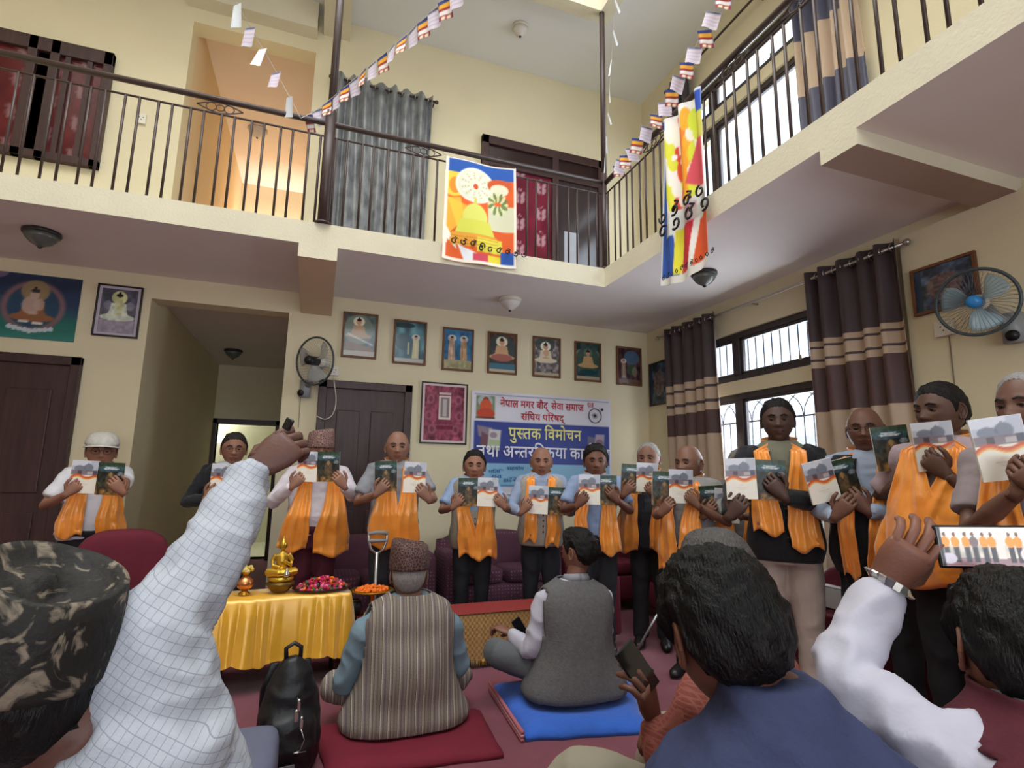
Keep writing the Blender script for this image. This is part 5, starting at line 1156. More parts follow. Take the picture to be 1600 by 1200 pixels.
def table(label, x, y, rz, w, d, h, m=None):
    o = empty('low_table', (x, y, 0), rz, label, 'table'); MB().box(-w/2, w/2, -d/2, d/2, h-.03, h).build('table_top', m or wood, o, bevel=.004)
    for sx in (-1, 1):
        for sy in (-1, 1): MB().box(*(sorted((sx*(w/2-.02), sx*(w/2-.07)))), *(sorted((sy*(d/2-.02), sy*(d/2-.07)))), 0, h-.03).build('leg', m or wood, o, bevel=.003)
    return o
TX, TY, TR = -.135, 3.98, .09; TZ = .525
table('low wooden table under the golden satin cloth', TX, TY, TR, .78, .30, TZ-.006)
o = empty('tablecloth', (TX, TY, 0), TR, 'golden yellow satin cloth with pleated skirt over the offering table', 'tablecloth'); b = MB(); skirt(b, .80, .32, TZ, .16, .045); b.build('cloth', satin, o)
def tw(u, v, z=TZ): c, s_ = math.cos(TR), math.sin(TR); return Vector((TX+u*c-v*s_, TY+u*s_+v*c, z))
def ton(px, py, z=TZ): p = aty(px, py, TY); return Vector((p.x, TY-.0, z+.004))
# long low table
goldc = mat('gold and brown woven cloth', 'b58a4a', .4, spec=.6, bump=.5, bscale=60, col2='6e4a2a', vscale=26, sheen=.3)
table('long low table in front of the standing guests', 1.06, 3.94, .03, 1.42, .26, .345)
def checkcloth(name, c1, c2, c3):
    m = mat(name, c1, .4, spec=.6, bump=.5, bscale=60, sheen=.3); nt = m.node_tree; b = nt.nodes['Principled BSDF']; tc = nt.nodes.new('ShaderNodeTexCoord'); ck = nt.nodes.new('ShaderNodeTexChecker'); ck.inputs['Scale'].default_value = 62; ck.inputs[1].default_value = (*lin(c1), 1); ck.inputs[2].default_value = (*lin(c2), 1); mp = nt.nodes.new('ShaderNodeMapping'); mp.inputs['Scale'].default_value = (1, .001, .8)
    nt.links.new(tc.outputs['Object'], mp.inputs[0]); nt.links.new(mp.outputs[0], ck.inputs[0]); nt.links.new(ck.outputs[0], b.inputs['Base Color']); return m
o = empty('tablecloth', (1.06, 3.94, 0), .03, 'gold and brown checked cloth with fringe over the long low table', 'tablecloth'); b = MB(); skirt(b, 1.44, .28, .349, .05, .012, 300, 60, 4, .012); b.build('cloth', checkcloth('gold checked cloth', 'b58e52', '93693a', ''), o)
MB().box(-.73, .73, -.150, .150, .352, .358).build('red_runner', mat('red table runner', '8a2e2c', .7, bump=.2), o, bevel=.003)
fr = MB()
for k in range(150): x = -.72+k*.0097; fr.tube([(x, -.158, .06), (x+.003*math.sin(k), -.166, .02)], .0022, 3)
f_ = fr.build('fringe', mat('pale gold fringe', 'd0aa62', .5), o); f_['kind'] = 'stuff'
# ------------------------------------------------------------------ brass things on the table
brass = mat('polished brass', 'c99a3c', .25, metal=.9); goldb = mat('gilded metal', 'd2a83c', .3, metal=.75); copper = mat('polished copper', 'd08a58', .25, metal=.85); dbrass = mat('aged dark brass', '7a6030', .4, metal=.8)
p = ton(437, 924); o = empty('buddha_statue', p, TR, 'small gilded seated figure on a round dark brass stand', 'statue')
MB().lathe([(.04, 0), (.05, .006), (.068, .026), (.084, .048), (.086, .060), (.07, .070)], 30).build('stand', dbrass, o)
b = MB()
b.lathe([(.066, .070), (.078, .078), (.078, .092), (.068, .100)], 28); b.build('lotus_base', goldb, o)
P = []; e = MB(); e.ball((0, 0, .135), (.082, .055, .026), 18); P.append((e.V, e.F))
for s_ in (-1, 1):
    P.append(tube([(s_*.02, .01, .135), (s_*.078, -.02, .137), (s_*.02, -.055, .135), (-s_*.035, -.055, .136)], [.022, .024, .02, .014], 10))
    P.append(tube([(s_*.04, 0, .232), (s_*.058, .002, .20), (s_*.055, -.012, .172), (s_*.012, -.042, .165 if s_ < 0 else .2)], [.014, .014, .012, .009], 10))
P.append(tube([(0, .01, .13), (0, .008, .16), (0, .004, .195), (0, .004, .228), (0, .004, .245)], [(.038, .028), (.031, .024), (.037, .026), (.042, .024), (.018, .016)], 14, up=(1, 0, 0)))
P.append(tube([(0, .004, .24), (0, .002, .268)], [.012, .012], 10)); e = MB(); e.ball((0, 0, .286), (.0225, .025, .029), 16); e.ball((0, .004, .311), (.013, .013, .012), 10); e.ball((0, .004, .326), (.006, .006, .013), 8); P.append((e.V, e.F))
for s_ in (-1, 1): e = MB(); e.ball((s_*.0235, .003, .282), (.004, .006, .015), 8); P.append((e.V, e.F))
fg_ = remesh(*cat(P), .0030, [goldb], 'figure', 1); fg_.transform(Matrix.Translation((0, 0, -.025)) @ Matrix.Diagonal((1.0, 1.0, 1.12, 1))); link('figure', fg_, o)
e = MB(); e.lathe([(.012, 0), (.02, .012), (.022, .02), (.008, .045), (.001, .06)], 12, xf=Matrix.Translation((.03, -.07, .1))); e.build('small_butter_lamp', mat('silver metal', 'c8c6c0', .25, metal=.9), o)
p = ton(383, 920); o = empty('water_vessel', p+Vector((0, -.03, 0)), 0, 'small copper and brass vessel topped with pale flowers', 'vessel')
MB().lathe([(.032, 0), (.036, .008), (.02, .022), (.018, .03)], 24).build('foot', brass, o)
MB().lathe([(.018, .03), (.042, .045), (.052, .068), (.046, .09), (.022, .105), (.018, .112)], 28).build('body', copper, o)
MB().lathe([(.018, .112), (.02, .125), (.032, .14), (.033, .145)], 24).build('neck', brass, o)
f_ = MB()
for k in range(14): a = k*2.4; f_.ball((.022*math.cos(a)*(k/14)**.5*1.6, .02*math.sin(a), .155+.012*math.sin(k*1.7)), .014, 7, k % 2)
f_ = f_.build('flowers', [mat('cream petals', 'd6c07a', .6), mat('yellow petals', 'c9a840', .6)], o); f_['kind'] = 'stuff'
def petals(o, rx, ry, h, cols, n, z0, seed, sz=.016):
    rs = random.Random(seed); f = MB()
    for k in range(n):
        r = math.sqrt(rs.random()); a = rs.uniform(0, 2*PI); x, y = rx*r*math.cos(a), ry*r*math.sin(a); z = z0+h*(1-r*r)*rs.uniform(.5, 1); s_ = sz*rs.uniform(.6, 1.3); M_ = Matrix.Translation((x, y, z)) @ Quaternion((rs.random(), rs.random(), rs.random(), rs.random())).normalized().to_matrix().to_4x4()
        f.ball((0, 0, 0), (s_, s_*.8, s_*.45), 6, rs.randrange(len(cols)), M_)
    q = f.build('petals', cols, o); q['kind'] = 'stuff'; return q
mg = mat('magenta petals', 'b01050', .6); rd = mat('red petals', 'b0202c', .6); pk = mat('pink petals', 'd86a90', .6); og = mat('orange petals', 'ee7a1c', .6); gn = mat('green leaves', '3c5a30', .6)
p = ton(503, 916); o = empty('flower_tray', p, TR, 'dark oval tray heaped with magenta, red and orange flowers', 'tray')
e = MB(); V, F = [], []
e.lathe([(.15, 0), (.172, .006), (.19, .022), (.186, .022), (.168, .01), (.02, .008)], 36, xf=Matrix.Diagonal((1, .68, 1, 1))); e.build('tray', mat('dark red lacquer', '3a1618', .3), o)
petals(o, .165, .105, .07, [mg, rd, mg, pk, rd, og, mg, gn], 330, .015, 5)
p = aty(580, 918, 4.02); o = empty('offering_stand', (p.x, 3.95, .36), 0, 'brass pedestal dish of orange petals beside the golden table', 'dish'); H_ = p.z-.36
MB().lathe([(.06, 0), (.062, .01), (.02, .03), (.014, H_*.5), (.018, H_*.75), (.04, H_-.02)], 26).build('stem', brass, o)
MB().lathe([(.04, H_-.02), (.115, H_-.012), (.145, H_), (.142, H_+.003), (.02, H_-.004)], 32).build('dish', brass, o); petals(o, .105, .085, .025, [og, og, mat('deep orange petals', 'e0661a', .6)], 170, H_+.002, 9, .014)
p = aty(573, 940, 3.97); o = empty('dark_pot', (p.x-.09, 3.95, .36), 0, 'dark round pot under the brass dish', 'pot'); MB().lathe([(.03, 0), (.05, .01), (.06, .05), (.052, .09), (.035, .10)], 24).build('pot_body', black, o); MB().torus((0, 0, .1), .037, .005).build('pot_rim', dbrass, o)
# ------------------------------------------------------------------ crutch, stick, small things
alu = mat('aluminium tube', 'b0b2b4', .3, metal=.85)
c0 = aty(590, 866, 4.12); o = empty('crutch', (c0.x+.05, 4.16, 0), 0, 'silver forked crutch leaning by the bald man in grey', 'crutch'); zc = c0.z
for s_ in (-1, 1): MB().tube([(s_*.066-.05, 0, zc+.14), (s_*.062-.05, 0, zc+.08), (s_*.045-.05, 0, zc+.03), (s_*.008-.05, 0, zc)], .009, 8).build('fork_tube', alu, o)
MB().tube([(-.12, 0, zc+.09), (.02, 0, zc+.09)], .013, 8).build('hand_grip', mat('grey grip', '88888a', .6), o); MB().tube([(-.12, 0, zc+.14), (-.05, 0, zc+.15), (.02, 0, zc+.14)], .014, 10).build('underarm_pad', mat('grey grip', '88888a', .6), o)
MB().tube([(-.05, 0, zc+.01), (-.05, 0, .03)], .012, 10).build('lower_tube', alu, o); MB().tube([(-.05, 0, .035), (-.05, 0, 0)], .018, 10).build('rubber_tip', black, o)
pa = aty(983, 1003, 3.55); pb_ = aty(1030, 955, 3.35); o = MB().tube([(0, 0, 0), tuple(pb_-Vector((pa.x, pa.y, .01)))], .008, 8); L_ = o.build('stick_shaft', alu, None); r_ = empty('walking_stick', (pa.x, pa.y, .01), 0, 'thin pale metal stick slanting above the floor beside the grey waistcoat', 'stick'); L_.parent = r_; MB().tube([(0, 0, .02), (0, 0, -.01)], .012, 8).build('rubber_tip', black, r_)
pp = aty(988, 1013, 3.45); o = empty('slipper', (pp.x, 3.45, 0), .8, 'black slipper on the carpet beside the thin metal stick', 'shoe'); MB().tube([(0, .1, .02), (0, .0, .022), (0, -.1, .02), (0, -.14, .014)], [(.032, .02), (.036, .022), (.04, .02), (.02, .01)], 12, up=(1, 0, 0)).build('sole', black, o); MB().tube([(-.038, -.06, .03), (0, -.06, .06), (.038, -.06, .03)], .012, 8).build('strap', black, o)
o = empty('side_stool', (2.33, 4.36, 0), 0, 'maroon draped stool between the blue shirted guest and the dark vest guest', 'stool'); b = MB(); skirt(b, .34, .28, .46, .02, .008, 120, 20, 6, .01); b.build('drape', mar, o); MB().box(-.15, .15, -.12, .12, 0, .45).build('stool_frame', wood, o)
o = empty('snack_plate', (2.31, 4.32, .464), 0, 'pale plate with orange snacks on the maroon stool', 'plate'); MB().lathe([(.05, 0), (.10, .008), (.115, .02), (.112, .02), (.02, .006)], 24).build('plate', plastic_w, o); petals(o, .07, .07, .03, [og, mat('pale crisps', 'd8c090', .6)], 60, .012, 3, .014)
p = atx(1308, 925, 3.3); o = empty('small_box', (3.3, p.y, .475), 0, 'small white box on the maroon sofa behind the cream trousers', 'box'); MB().box(-.06, .06, -.08, .08, 0, .13).build('box_body', mat('white card', 'd0cecb', .7), o, bevel=.004); MB().box(-.062, .062, -.082, .082, .13, .14).build('box_lid', mat('white card', 'd0cecb', .7), o, bevel=.003)
# backpack
o = empty('backpack', (-.035, 2.82, 0), .15, 'black upright backpack with silver zip pulls on the carpet by the striped waistcoat man', 'bag'); bkm = mat('black bag nylon', '0f1013', .45, bump=.4, bscale=22, spec=.5)
P = [tube([(0, 0, .0), (0, 0, .05), (0, 0, .18), (0, 0, .32), (.0, 0, .42), (-.01, 0, .47)], [(.115, .075), (.14, .10), (.138, .10), (.115, .085), (.075, .06), (.03, .03)], 24, up=(1, 0, 0)), tube([(0, -.075, .03), (0, -.085, .12), (0, -.08, .22), (0, -.07, .27)], [(.09, .03), (.105, .045), (.10, .04), (.07, .02)], 18, up=(1, 0, 0))]
link('bag_body', remesh(*cat(P), .011, [bkm], 'bag_body', 3, (.006, 8, 8, 8)), o)
MB().tube([(-.03, 0, .46), (-.035, 0, .51), (.0, 0, .53), (.03, 0, .51), (.03, 0, .45)], .010, 8).build('top_handle', bkm, o)
for s_ in (-1, 1): MB().tube([(s_*.06, .07, .43), (s_*.09, .13, .3), (s_*.09, .12, .12), (s_*.1, .06, .04)], [(.028, .006)]*4, 8).build('shoulder_strap', bkm, o)
sil = mat('silver metal', 'c8c6c0', .25, metal=.9)
z_ = MB(); z_.tube([(.015, -.1, .33), (.03, -.115, .26), (.035, -.13, .17)], .0025, 5); z_.build('zip', mat('dark zip', '2c2c2e', .4), o)
for (x, z) in ((.02, .31), (.012, .27), (.035, .24)): MB().ball((x, -.118-.1*(.31-z), z+.012), .008, 8).box(x-.006, x+.006, -.125-.1*(.31-z), -.12-.1*(.31-z), z-.028, z+.006).build('zip_pull', sil, o)
MB().tube([(.035, -.132, .21), (.05, -.14, .17), (.035, -.14, .13), (.01, -.14, .125), (.06, -.142, .122)], .0022, 5).build('cord_pull', sil, o); MB().box(-.045, .02, -.13, -.125, .045, .075).build('badge', mat('grey badge', '6a6a6c', .4), o, bevel=.004)
# cushions and mats on the carpet
def slab(name, label, cat_, pts, h, m, m2=None, seed=0):
    """flat folded textile with the given floor corners"""
    o = empty(name, (pts[0][0], pts[0][1], 0), 0, label, cat_); n = 26; V = []; F = []; q = [Vector((p[0]-pts[0][0], p[1]-pts[0][1], 0)) for p in pts]
    for top in (0, 1):
        for j in range(n+1):
            for i in range(n+1):
                u, v = i/n, j/n; p = (q[0]*(1-u)+q[1]*u)*(1-v)+(q[3]*(1-u)+q[2]*u)*v; e = min(u, 1-u, v, 1-v); r = min(1, e*9)**.5; w = noise.noise((u*5, v*5, seed))*.01
                V.append((p.x+w, p.y+w, (h*(.35+.65*r)+w*r) if top else .001))
    N = (n+1)**2
    for j in range(n):
        for i in range(n): a = j*(n+1)+i; F.append((N+a, N+a+1, N+a+n+2, N+a+n+1)); F.append((a, a+n+1, a+n+2, a+1))
    br = [i for i in range(n+1)]+[j*(n+1)+n for j in range(1, n+1)]+[n*(n+1)+i for i in range(n-1, -1, -1)]+[j*(n+1) for j in range(n-1, 0, -1)]
    for a, b in zip(br, br[1:]+br[:1]): F.append((a, b, N+b, N+a))
    me = mesh('cloth', V, F, m, None, True); link('cloth', me, o); return o, q
F3c = Vector((1.42, 2.98)); c = [atz(778, 1092, .0), atz(822, 1160, 0), atz(1012, 1148, 0), atz(1010, 1085, 0)]
mo, q = slab('folded_mat', 'bright blue folded blanket under the man in the grey waistcoat', 'blanket', [(c[0].x, c[0].y+.12), (c[1].x, c[1].y), (c[2].x, c[2].y), (c[3].x+.05, c[3].y+.3)], .065, mat('bright blue blanket', '2a5cb8', .85, var=.15, vscale=5, bump=.4, bscale=30, sheen=.2))
e = MB(); d_ = q[1]-q[0]; nrm = Vector((-d_.y, d_.x, 0)).normalized()
for k in range(3): e.tube([q[0]-nrm*(-.01)+Vector((-.025, 0, .012+.018*k)), q[1]+Vector((-.02, -.004, .012+.018*k))], .010, 8, k % 2)
e.build('folded_pink_edge', [mat('dusty pink blanket', 'a8606a', .85), mat('pale pink blanket', 'b98a8a', .85)], mo)
slab('floor_cushion', 'flat maroon cushion under the man in the striped waistcoat', 'cushion', [(.08, 3.15), (.14, 2.66), (.92, 2.62), (.95, 3.12)], .05, mat('deep maroon cushion cloth', '6a1226', .85, var=.1, vscale=6), seed=3)
p = atd(365, 1185, 2.1); o = empty('grey_knee_block', (p.x, p.y, 0), 0, 'blue-grey cushion at the bottom edge left of the backpack', 'cushion'); e = MB(); rbox(e, -.14, .16, -.2, .2, .0, p.z+.05); e.build('knee_body', mat('blue grey cloth', '626478', .85, bump=.3, bscale=20), o)  # cushion shape built in place of a seated guest's knee
# ------------------------------------------------------------------ foreground audience
def stripemat(name, stops, period, axis=0, base_rough=.85):
    m = mat(name, 'ffffff', base_rough, bump=.25, bscale=120); nt = m.node_tree; b = nt.nodes['Principled BSDF']; tc = nt.nodes.new('ShaderNodeTexCoord'); sp = nt.nodes.new('ShaderNodeSeparateXYZ'); mu = nt.nodes.new('ShaderNodeMath'); mu.operation = 'DIVIDE'; mu.inputs[1].default_value = period; fr = nt.nodes.new('ShaderNodeMath'); fr.operation = 'FRACT'; r = nt.nodes.new('ShaderNodeValToRGB'); r.color_ramp.interpolation = 'CONSTANT'
    nt.links.new(tc.outputs['Object'], sp.inputs[0]); nt.links.new(sp.outputs[axis], mu.inputs[0]); nt.links.new(mu.outputs[0], fr.inputs[0]); nt.links.new(fr.outputs[0], r.inputs[0]); nt.links.new(r.outputs[0], b.inputs['Base Color'])
    el = r.color_ramp.elements
    for k, (p, c) in enumerate(stops):
        e = el[k] if k < 2 else el.new(p); e.position = p; e.color = (*lin(c), 1)
    return m
def checkmat(name, base, line, period, width=.1, rot=(0, 0, 0)):
    m = mat(name, base, .8, bump=.15, bscale=100); nt = m.node_tree; b = nt.nodes['Principled BSDF']; tc = nt.nodes.new('ShaderNodeTexCoord'); mp = nt.nodes.new('ShaderNodeMapping'); mp.inputs['Rotation'].default_value = rot; sp = nt.nodes.new('ShaderNodeSeparateXYZ'); nt.links.new(tc.outputs['Object'], mp.inputs[0]); nt.links.new(mp.outputs[0], sp.inputs[0]); outs = []
    for ax in (0, 2):
        d = nt.nodes.new('ShaderNodeMath'); d.operation = 'DIVIDE'; d.inputs[1].default_value = period; f = nt.nodes.new('ShaderNodeMath'); f.operation = 'FRACT'; l = nt.nodes.new('ShaderNodeMath'); l.operation = 'LESS_THAN'; l.inputs[1].default_value = width; nt.links.new(sp.outputs[ax], d.inputs[0]); nt.links.new(d.outputs[0], f.inputs[0]); nt.links.new(f.outputs[0], l.inputs[0]); outs.append(l)
    mx = nt.nodes.new('ShaderNodeMath'); mx.operation = 'MAXIMUM'; nt.links.new(outs[0].outputs[0], mx.inputs[0]); nt.links.new(outs[1].outputs[0], mx.inputs[1]); mc = nt.nodes.new('ShaderNodeMix'); mc.data_type = 'RGBA'; mc.inputs[6].default_value = (*lin(base), 1); mc.inputs[7].default_value = (*lin(line), 1); nt.links.new(mx.outputs[0], mc.inputs[0]); nt.links.new(mc.outputs[2], b.inputs['Base Color']); return m
def fold_disp(me, amp, sc, seed=0, aniso=(1, 1, 1)):
    n = len(me.vertices); co = np.empty(n*3); me.vertices.foreach_get('co', co); nr = np.empty(n*3); me.vertices.foreach_get('normal', nr); co = co.reshape(-1, 3); nr = nr.reshape(-1, 3); N = noise.noise
    d = np.array([(1-abs(N((p[0]*sc*aniso[0]+seed, p[1]*sc*aniso[1], p[2]*sc*aniso[2])))*3)*amp+N((p[0]*sc*.5, p[1]*sc*.5+seed, p[2]*sc*.5))*amp for p in co.tolist()]); co += nr*d[:, None]; me.vertices.foreach_set('co', co.ravel()); me.update()
def sitter(label, rootp, rz, rings, neck, headc, hs, hyaw, hpitch, shirtm, arms, legs, skin, hair='short', haircol='100d0c', hat=None, vest=None, trm=None, glasses=False, collar=None, hrot=0, vox=.009, fold=(.007, 9), hands=None, vest_off=.016, legr=(.085, .07, .05), droop=0):
    """seated figure; rings, joints and head are given in local coordinates (front = -y)"""
    root = empty('person', rootp, rz, label, 'person'); sk = skinmat(skin)
    nb = [tube(neck, [.066, .058, .055], 14)]; sl = []; hp = []
    for (S, E, W_, hd, back, side, kw, rad) in arms:
        S, E, W_ = Vector(S), Vector(E), Vector(W_); kw = dict(kw); st0 = kw.pop('start', None); nb.append(tube([S, E, E*.5+W_*.5, W_], [.034, .028, .026, .025], 12)); c = (headc[0], 0, S.z); inn = Vector(st0) if st0 else S+(Vector(c)-S).normalized()*.07
        P = [tuple(v) for v in spline([tuple(inn)+(rad*(1.9 if st0 else 1.15),), tuple(S)+(rad*(1.35 if st0 else 1.1),), tuple(S*.5+E*.5)+(rad,), tuple(E)+(rad*.92,), tuple(E*.5+W_*.5)+(rad*.84,), tuple(E*.06+W_*.94)+(rad*.66,)], 4)]
        sl.append(tube([p[:3] for p in P], [p[3] for p in P], 16))
        hp += hand_parts(W_, hd, back, side, 1.05, **kw)
    body_r = [r for r in rings]; B0 = ring_loft([(z, cx, cy, rx-.015, ry-.015) for z, cx, cy, rx, ry in body_r])
    if droop: B0 = ([(v[0], v[1], v[2]-droop*max(0, v[0]+.06)*min(1, max(0, (v[2]-.6)/.2))) for v in B0[0]], B0[1])
    V, F = cat([B0]+nb); core = remesh(V, F, .012, [sk], smooth=3)
    lists = []; XF = build_head(root, Vector(headc), hs, hyaw, hpitch, skin, hair, haircol, glasses, hat, body_lists=lists, rolla=hrot)
    n = len(core.vertices); co = np.empty(n*3); core.vertices.foreach_get('co', co); VV = co.reshape(-1, 3).tolist(); FF = [tuple(p.vertices) for p in core.polygons]; MM = [0]*len(FF)
    for (v, f, m) in lists: b = len(VV); VV += [tuple(q) for q in v]; FF += [tuple(i+b for i in g) for g in f]; MM += m
    if hp: v, f = cat(hp); b = len(VV); VV += v; FF += [tuple(i+b for i in g) for g in f]; MM += [0]*len(f)
    me = mesh('body', VV, FF, [sk, mat('lips '+skin, '7a4a40', .45)], MM, True); fixn(me); link('body', me, root)
    T0 = ring_loft(rings)
    if droop: T0 = ([(v[0], v[1], v[2]-droop*max(0, v[0]+.06)*min(1, max(0, (v[2]-.6)/.2))) for v in T0[0]], T0[1])
    V, F = cat([T0]+sl); me = remesh(V, F, vox, [shirtm], 'shirt', 3); fold_disp(me, fold[0], fold[1], 1); link('shirt', me, root)
    if vest:
        R2 = [tuple(x) for x in spline(rings, 5)]; V, F = ring_loft(R2, vest_off, 56, cap=False); zs = rings[-1][0]; F2 = []; aw = rings[-4]
        for f in F:
            c = [sum(V[i][q] for i in f)/4 for q in range(3)]
            if abs(c[0]-rings[-4][1]) > aw[3]*.93 and c[2] > aw[0]-.17 and abs(c[1]-aw[2]) < .06: continue
            F2.append(f)
        me = mesh('waistcoat', V, F2, vest, None, True); fold_disp(me, .004, 6, 3, (1, 1, .35)); o = link('waistcoat', me, root); sm = o.modifiers.new('s', 'SOLIDIFY'); sm.thickness = .007; sm.offset = 1
    if collar:
        m = MB(); nx, ny, nz = neck[1]; 
        for sx in (-1, 1):
            V = []
            for a in np.linspace(0, 2.6, 10): x, y = nx+sx*.068*math.sin(a), ny+.064*math.cos(a); V += [(x, y, nz+.012-.02*(1-math.cos(a))*.6), (nx+(x-nx)*1.22, ny+(y-ny)*1.22, nz-.028)]
            m.add(V, [(2*i, 2*i+1, 2*i+3, 2*i+2) for i in range(9)], 0, True)
        o = m.build('collar', collar, root); sm = o.modifiers.new('s', 'SOLIDIFY'); sm.thickness = .004
    if legs:
        z0, c0, cy0, rx0, ry0 = rings[0]; P = [ring_loft([(z0-.03, c0, cy0, rx0*.85, ry0*.85), (z0+.03, c0, cy0, rx0*.97, ry0*.97), (z0+.12, c0, cy0, rx0*.93, ry0*.93)])]
        for L in legs: P.append(tube([tuple(v[:3]) for v in spline(L, 4)], list(np.interp(np.linspace(0, len(L)-1, 4*(len(L)-1)+1), range(len(L)), [legr[0], legr[0]*.95, legr[1], legr[2]][:len(L)])), 14))
        me = remesh(*cat(P), .013, [trm], 'trousers', 3); fold_disp(me, .006, 8, 5); link('trousers', me, root)
        for L in legs: q = Vector(L[-1]); dd = (q-Vector(L[-2])).normalized(); MB().tube([q-dd*.02, q+Vector((0, -.03, 0))+dd*.02, q+Vector((0, -.10, -.005)), q+Vector((0, -.15, -.01))], [(.03, .03), (.038, .032), (.036, .025), (.018, .014)], 10).build('sock', mat('dark sock', '1c1c20', .9), root)
    return root, XF
def seat_rings(s, w=1.0, fat=.0, hem=.02, spread=0, lean=.0, z0=0):
    T = [(hem, .21+spread, .17), (.06, .215+spread, .175), (.14, .20+spread*.6, .165), (.24, .182+spread*.2, .150+fat), (.34, .178, .140+fat), (.44, .186, .130), (.52, .188, .115), (.575, .165, .095), (.61, .115, .078), (.635, .075, .066)]
    return [(z0+z*s, 0, lean*(z-.1)*-1, rx*s*w, ry*s) for z, rx, ry in T]
def hk(**k): d = dict(curl=(.5, .7, .5), thumb=.8); d.update(k); return d
# striped waistcoat man seen from behind
y0 = 3.02; hp_ = aty(640, 862, y0+.03); s = (hp_.z-.055)/.90; xx = aty(634, 1100, y0).x; hx0 = -(hp_.x-xx)
sv = stripemat('grey brown striped waistcoat cloth', [(0, '6d635b'), (.10, '857a70'), (.22, '5a4f4c'), (.27, '8b8074'), (.36, 'b9b0a2'), (.40, '5a4f4c'), (.44, '7d7268'), (.60, '6a5d62'), (.70, '857a70'), (.80, 'c4bbac'), (.835, '4f4644'), (.87, '7b7066')], .082)
cs, sn = -1, 0
R_ = seat_rings(s*1.08, 1.14, .03, .02, .05)
sitter('man in brown topi cap and grey striped waistcoat sitting on the carpet, seen from behind', (xx, y0, .045), PI, R_, [(0, 0, .58*s), (hx0*.6, -.01, .66*s), (hx0, -.015, .74*s)], (hx0, -.02, .78*s), 1.12, -.12, .05, mat('slate blue shirt cloth', '6f8490', .8, bump=.3, bscale=25),
    [((.235*s, 0, .50*s), (.31, -.07, .20), (.16, -.30, .20), (-.6, -.7, 0), (0, 0, 1), (-1, 0, 0), hk(), .066), ((-.235*s, 0, .50*s), (-.29, -.06, .22), (-.14, -.30, .20), (.6, -.7, 0), (0, 0, 1), (1, 0, 0), hk(), .060)],
    [[(.12, 0, .11), (.25, -.14, .13), (.36, -.20, .15), (.02, -.36, .07)], [(-.12, 0, .11), (-.25, -.14, .12), (-.33, -.24, .12), (-.02, -.38, .07)]], '7c5848', hair='bald', haircol='8f8a86', hat='topi_brown', vest=sv, trm=sv, vest_off=.02)
# grey waistcoat man on the blue blanket
y0 = 3.0; hp_ = aty(905, 835, y0+.0); xx = aty(898, 1050, y0).x; s = (hp_.z-.06)/.90; hx0 = -(hp_.x-xx)
gv = mat('grey herringbone waistcoat cloth', '5e5c5c', .9, var=.14, vscale=50, bump=.3, bscale=110)
wsh = mat('white cotton shirt', 'b4b1bd', .75, bump=.3, bscale=22)
rt, _ = sitter('man with black hair, grey waistcoat and white sleeves on the blue blanket, from behind', (xx, y0, .074), PI-.06, seat_rings(s, 1.06, .0, .03, .05), [(0, 0, .58*s), (hx0*.5, -.01, .66*s), (hx0, -.015, .74*s)], (hx0, -.02, .78*s), 1.06, .55, .08, wsh,
    [((.185*s, 0, .52*s), (.255, -.02, .255), (.33, -.20, .30), (.5, -.6, .2), (0, 0, 1), (-1, 0, 0), hk(), .056), ((-.19*s, 0, .52*s), (-.225, -.08, .27), (-.10, -.32, .25), (.6, -.6, 0), (0, 0, 1), (1, 0, 0), hk(), .048)],
    [[(.11, 0, .12), (.28, -.12, .16), (.44, -.16, .22), (.10, -.38, .07)], [(-.11, 0, .12), (-.2, -.14, .12), (-.26, -.26, .12), (-.02, -.40, .07)]], '7c5444', hair='side', vest=gv, trm=mat('grey trouser cloth', '5c5e60', .9, bump=.3, bscale=30), collar=mat('grey shirt collar', '8a8a92', .8), vest_off=.02)
# phone in his hand
def phone(label, loc, rot, w=.075, h=.155, screen=None, sw=None):
    o = empty('phone', loc, 0, label, 'phone'); o.rotation_euler = rot
    b = MB(); b.box(-w/2, w/2, 0, .008, 0, h); b.build('case', mat('black phone case', '101012', .35), o, bevel=.004)
    if screen: sc_ = grid('screen', w-.008, h-.008, 90, 44, screen, paintmat('lit phone screen', .2, .55)); link('screen', sc_, o, (0, -.0012, .004))
    else: MB().box(-w/2+.003, w/2-.003, -.001, 0, .003, h-.003).build('screen', mat('dark phone glass', '0c0d10', .08, spec=.8), o)
    return o
phone('small phone held at the knee by the man in the grey waistcoat', aty(824, 1000, 3.28), (-.5, -.35, .4), .07, .14)
# near left: topi and checked shirt, arm raised
Hc = atd(40, 1080, .74); base = Vector((Hc.x+.065, Hc.y-.00, 0)); toL = lambda p: Matrix.Rotation(-PI, 4, 'Z') @ (Vector(p)-base)
ck = checkmat('white shirt with thin grey checks', 'a9adb6', '878c98', .0120, .08, (0, .5, 0))
S_ = toL(atd(238, 1016, .83)); E_ = toL(atd(338, 855, .97)); W_ = toL(atd(396, 735, 1.13)); hl = toL(Hc)
RR = [(.43, .02, 0, .18, .14), (.55, .02, 0, .18, .14), (.68, .01, 0, .175, .14), (.80, -.01, 0, .175, .135), (.88, -.02, 0, .17, .13), (.93, -.04, 0, .16, .11), (.965, -.02, 0, .12, .085), (.985, 0, 0, .08, .07)]
hd_ = Vector((.62, -.25, .62)); hdl = Matrix.Rotation(-PI, 4, 'Z').to_3x3() @ Vector((.72, .15, .66))
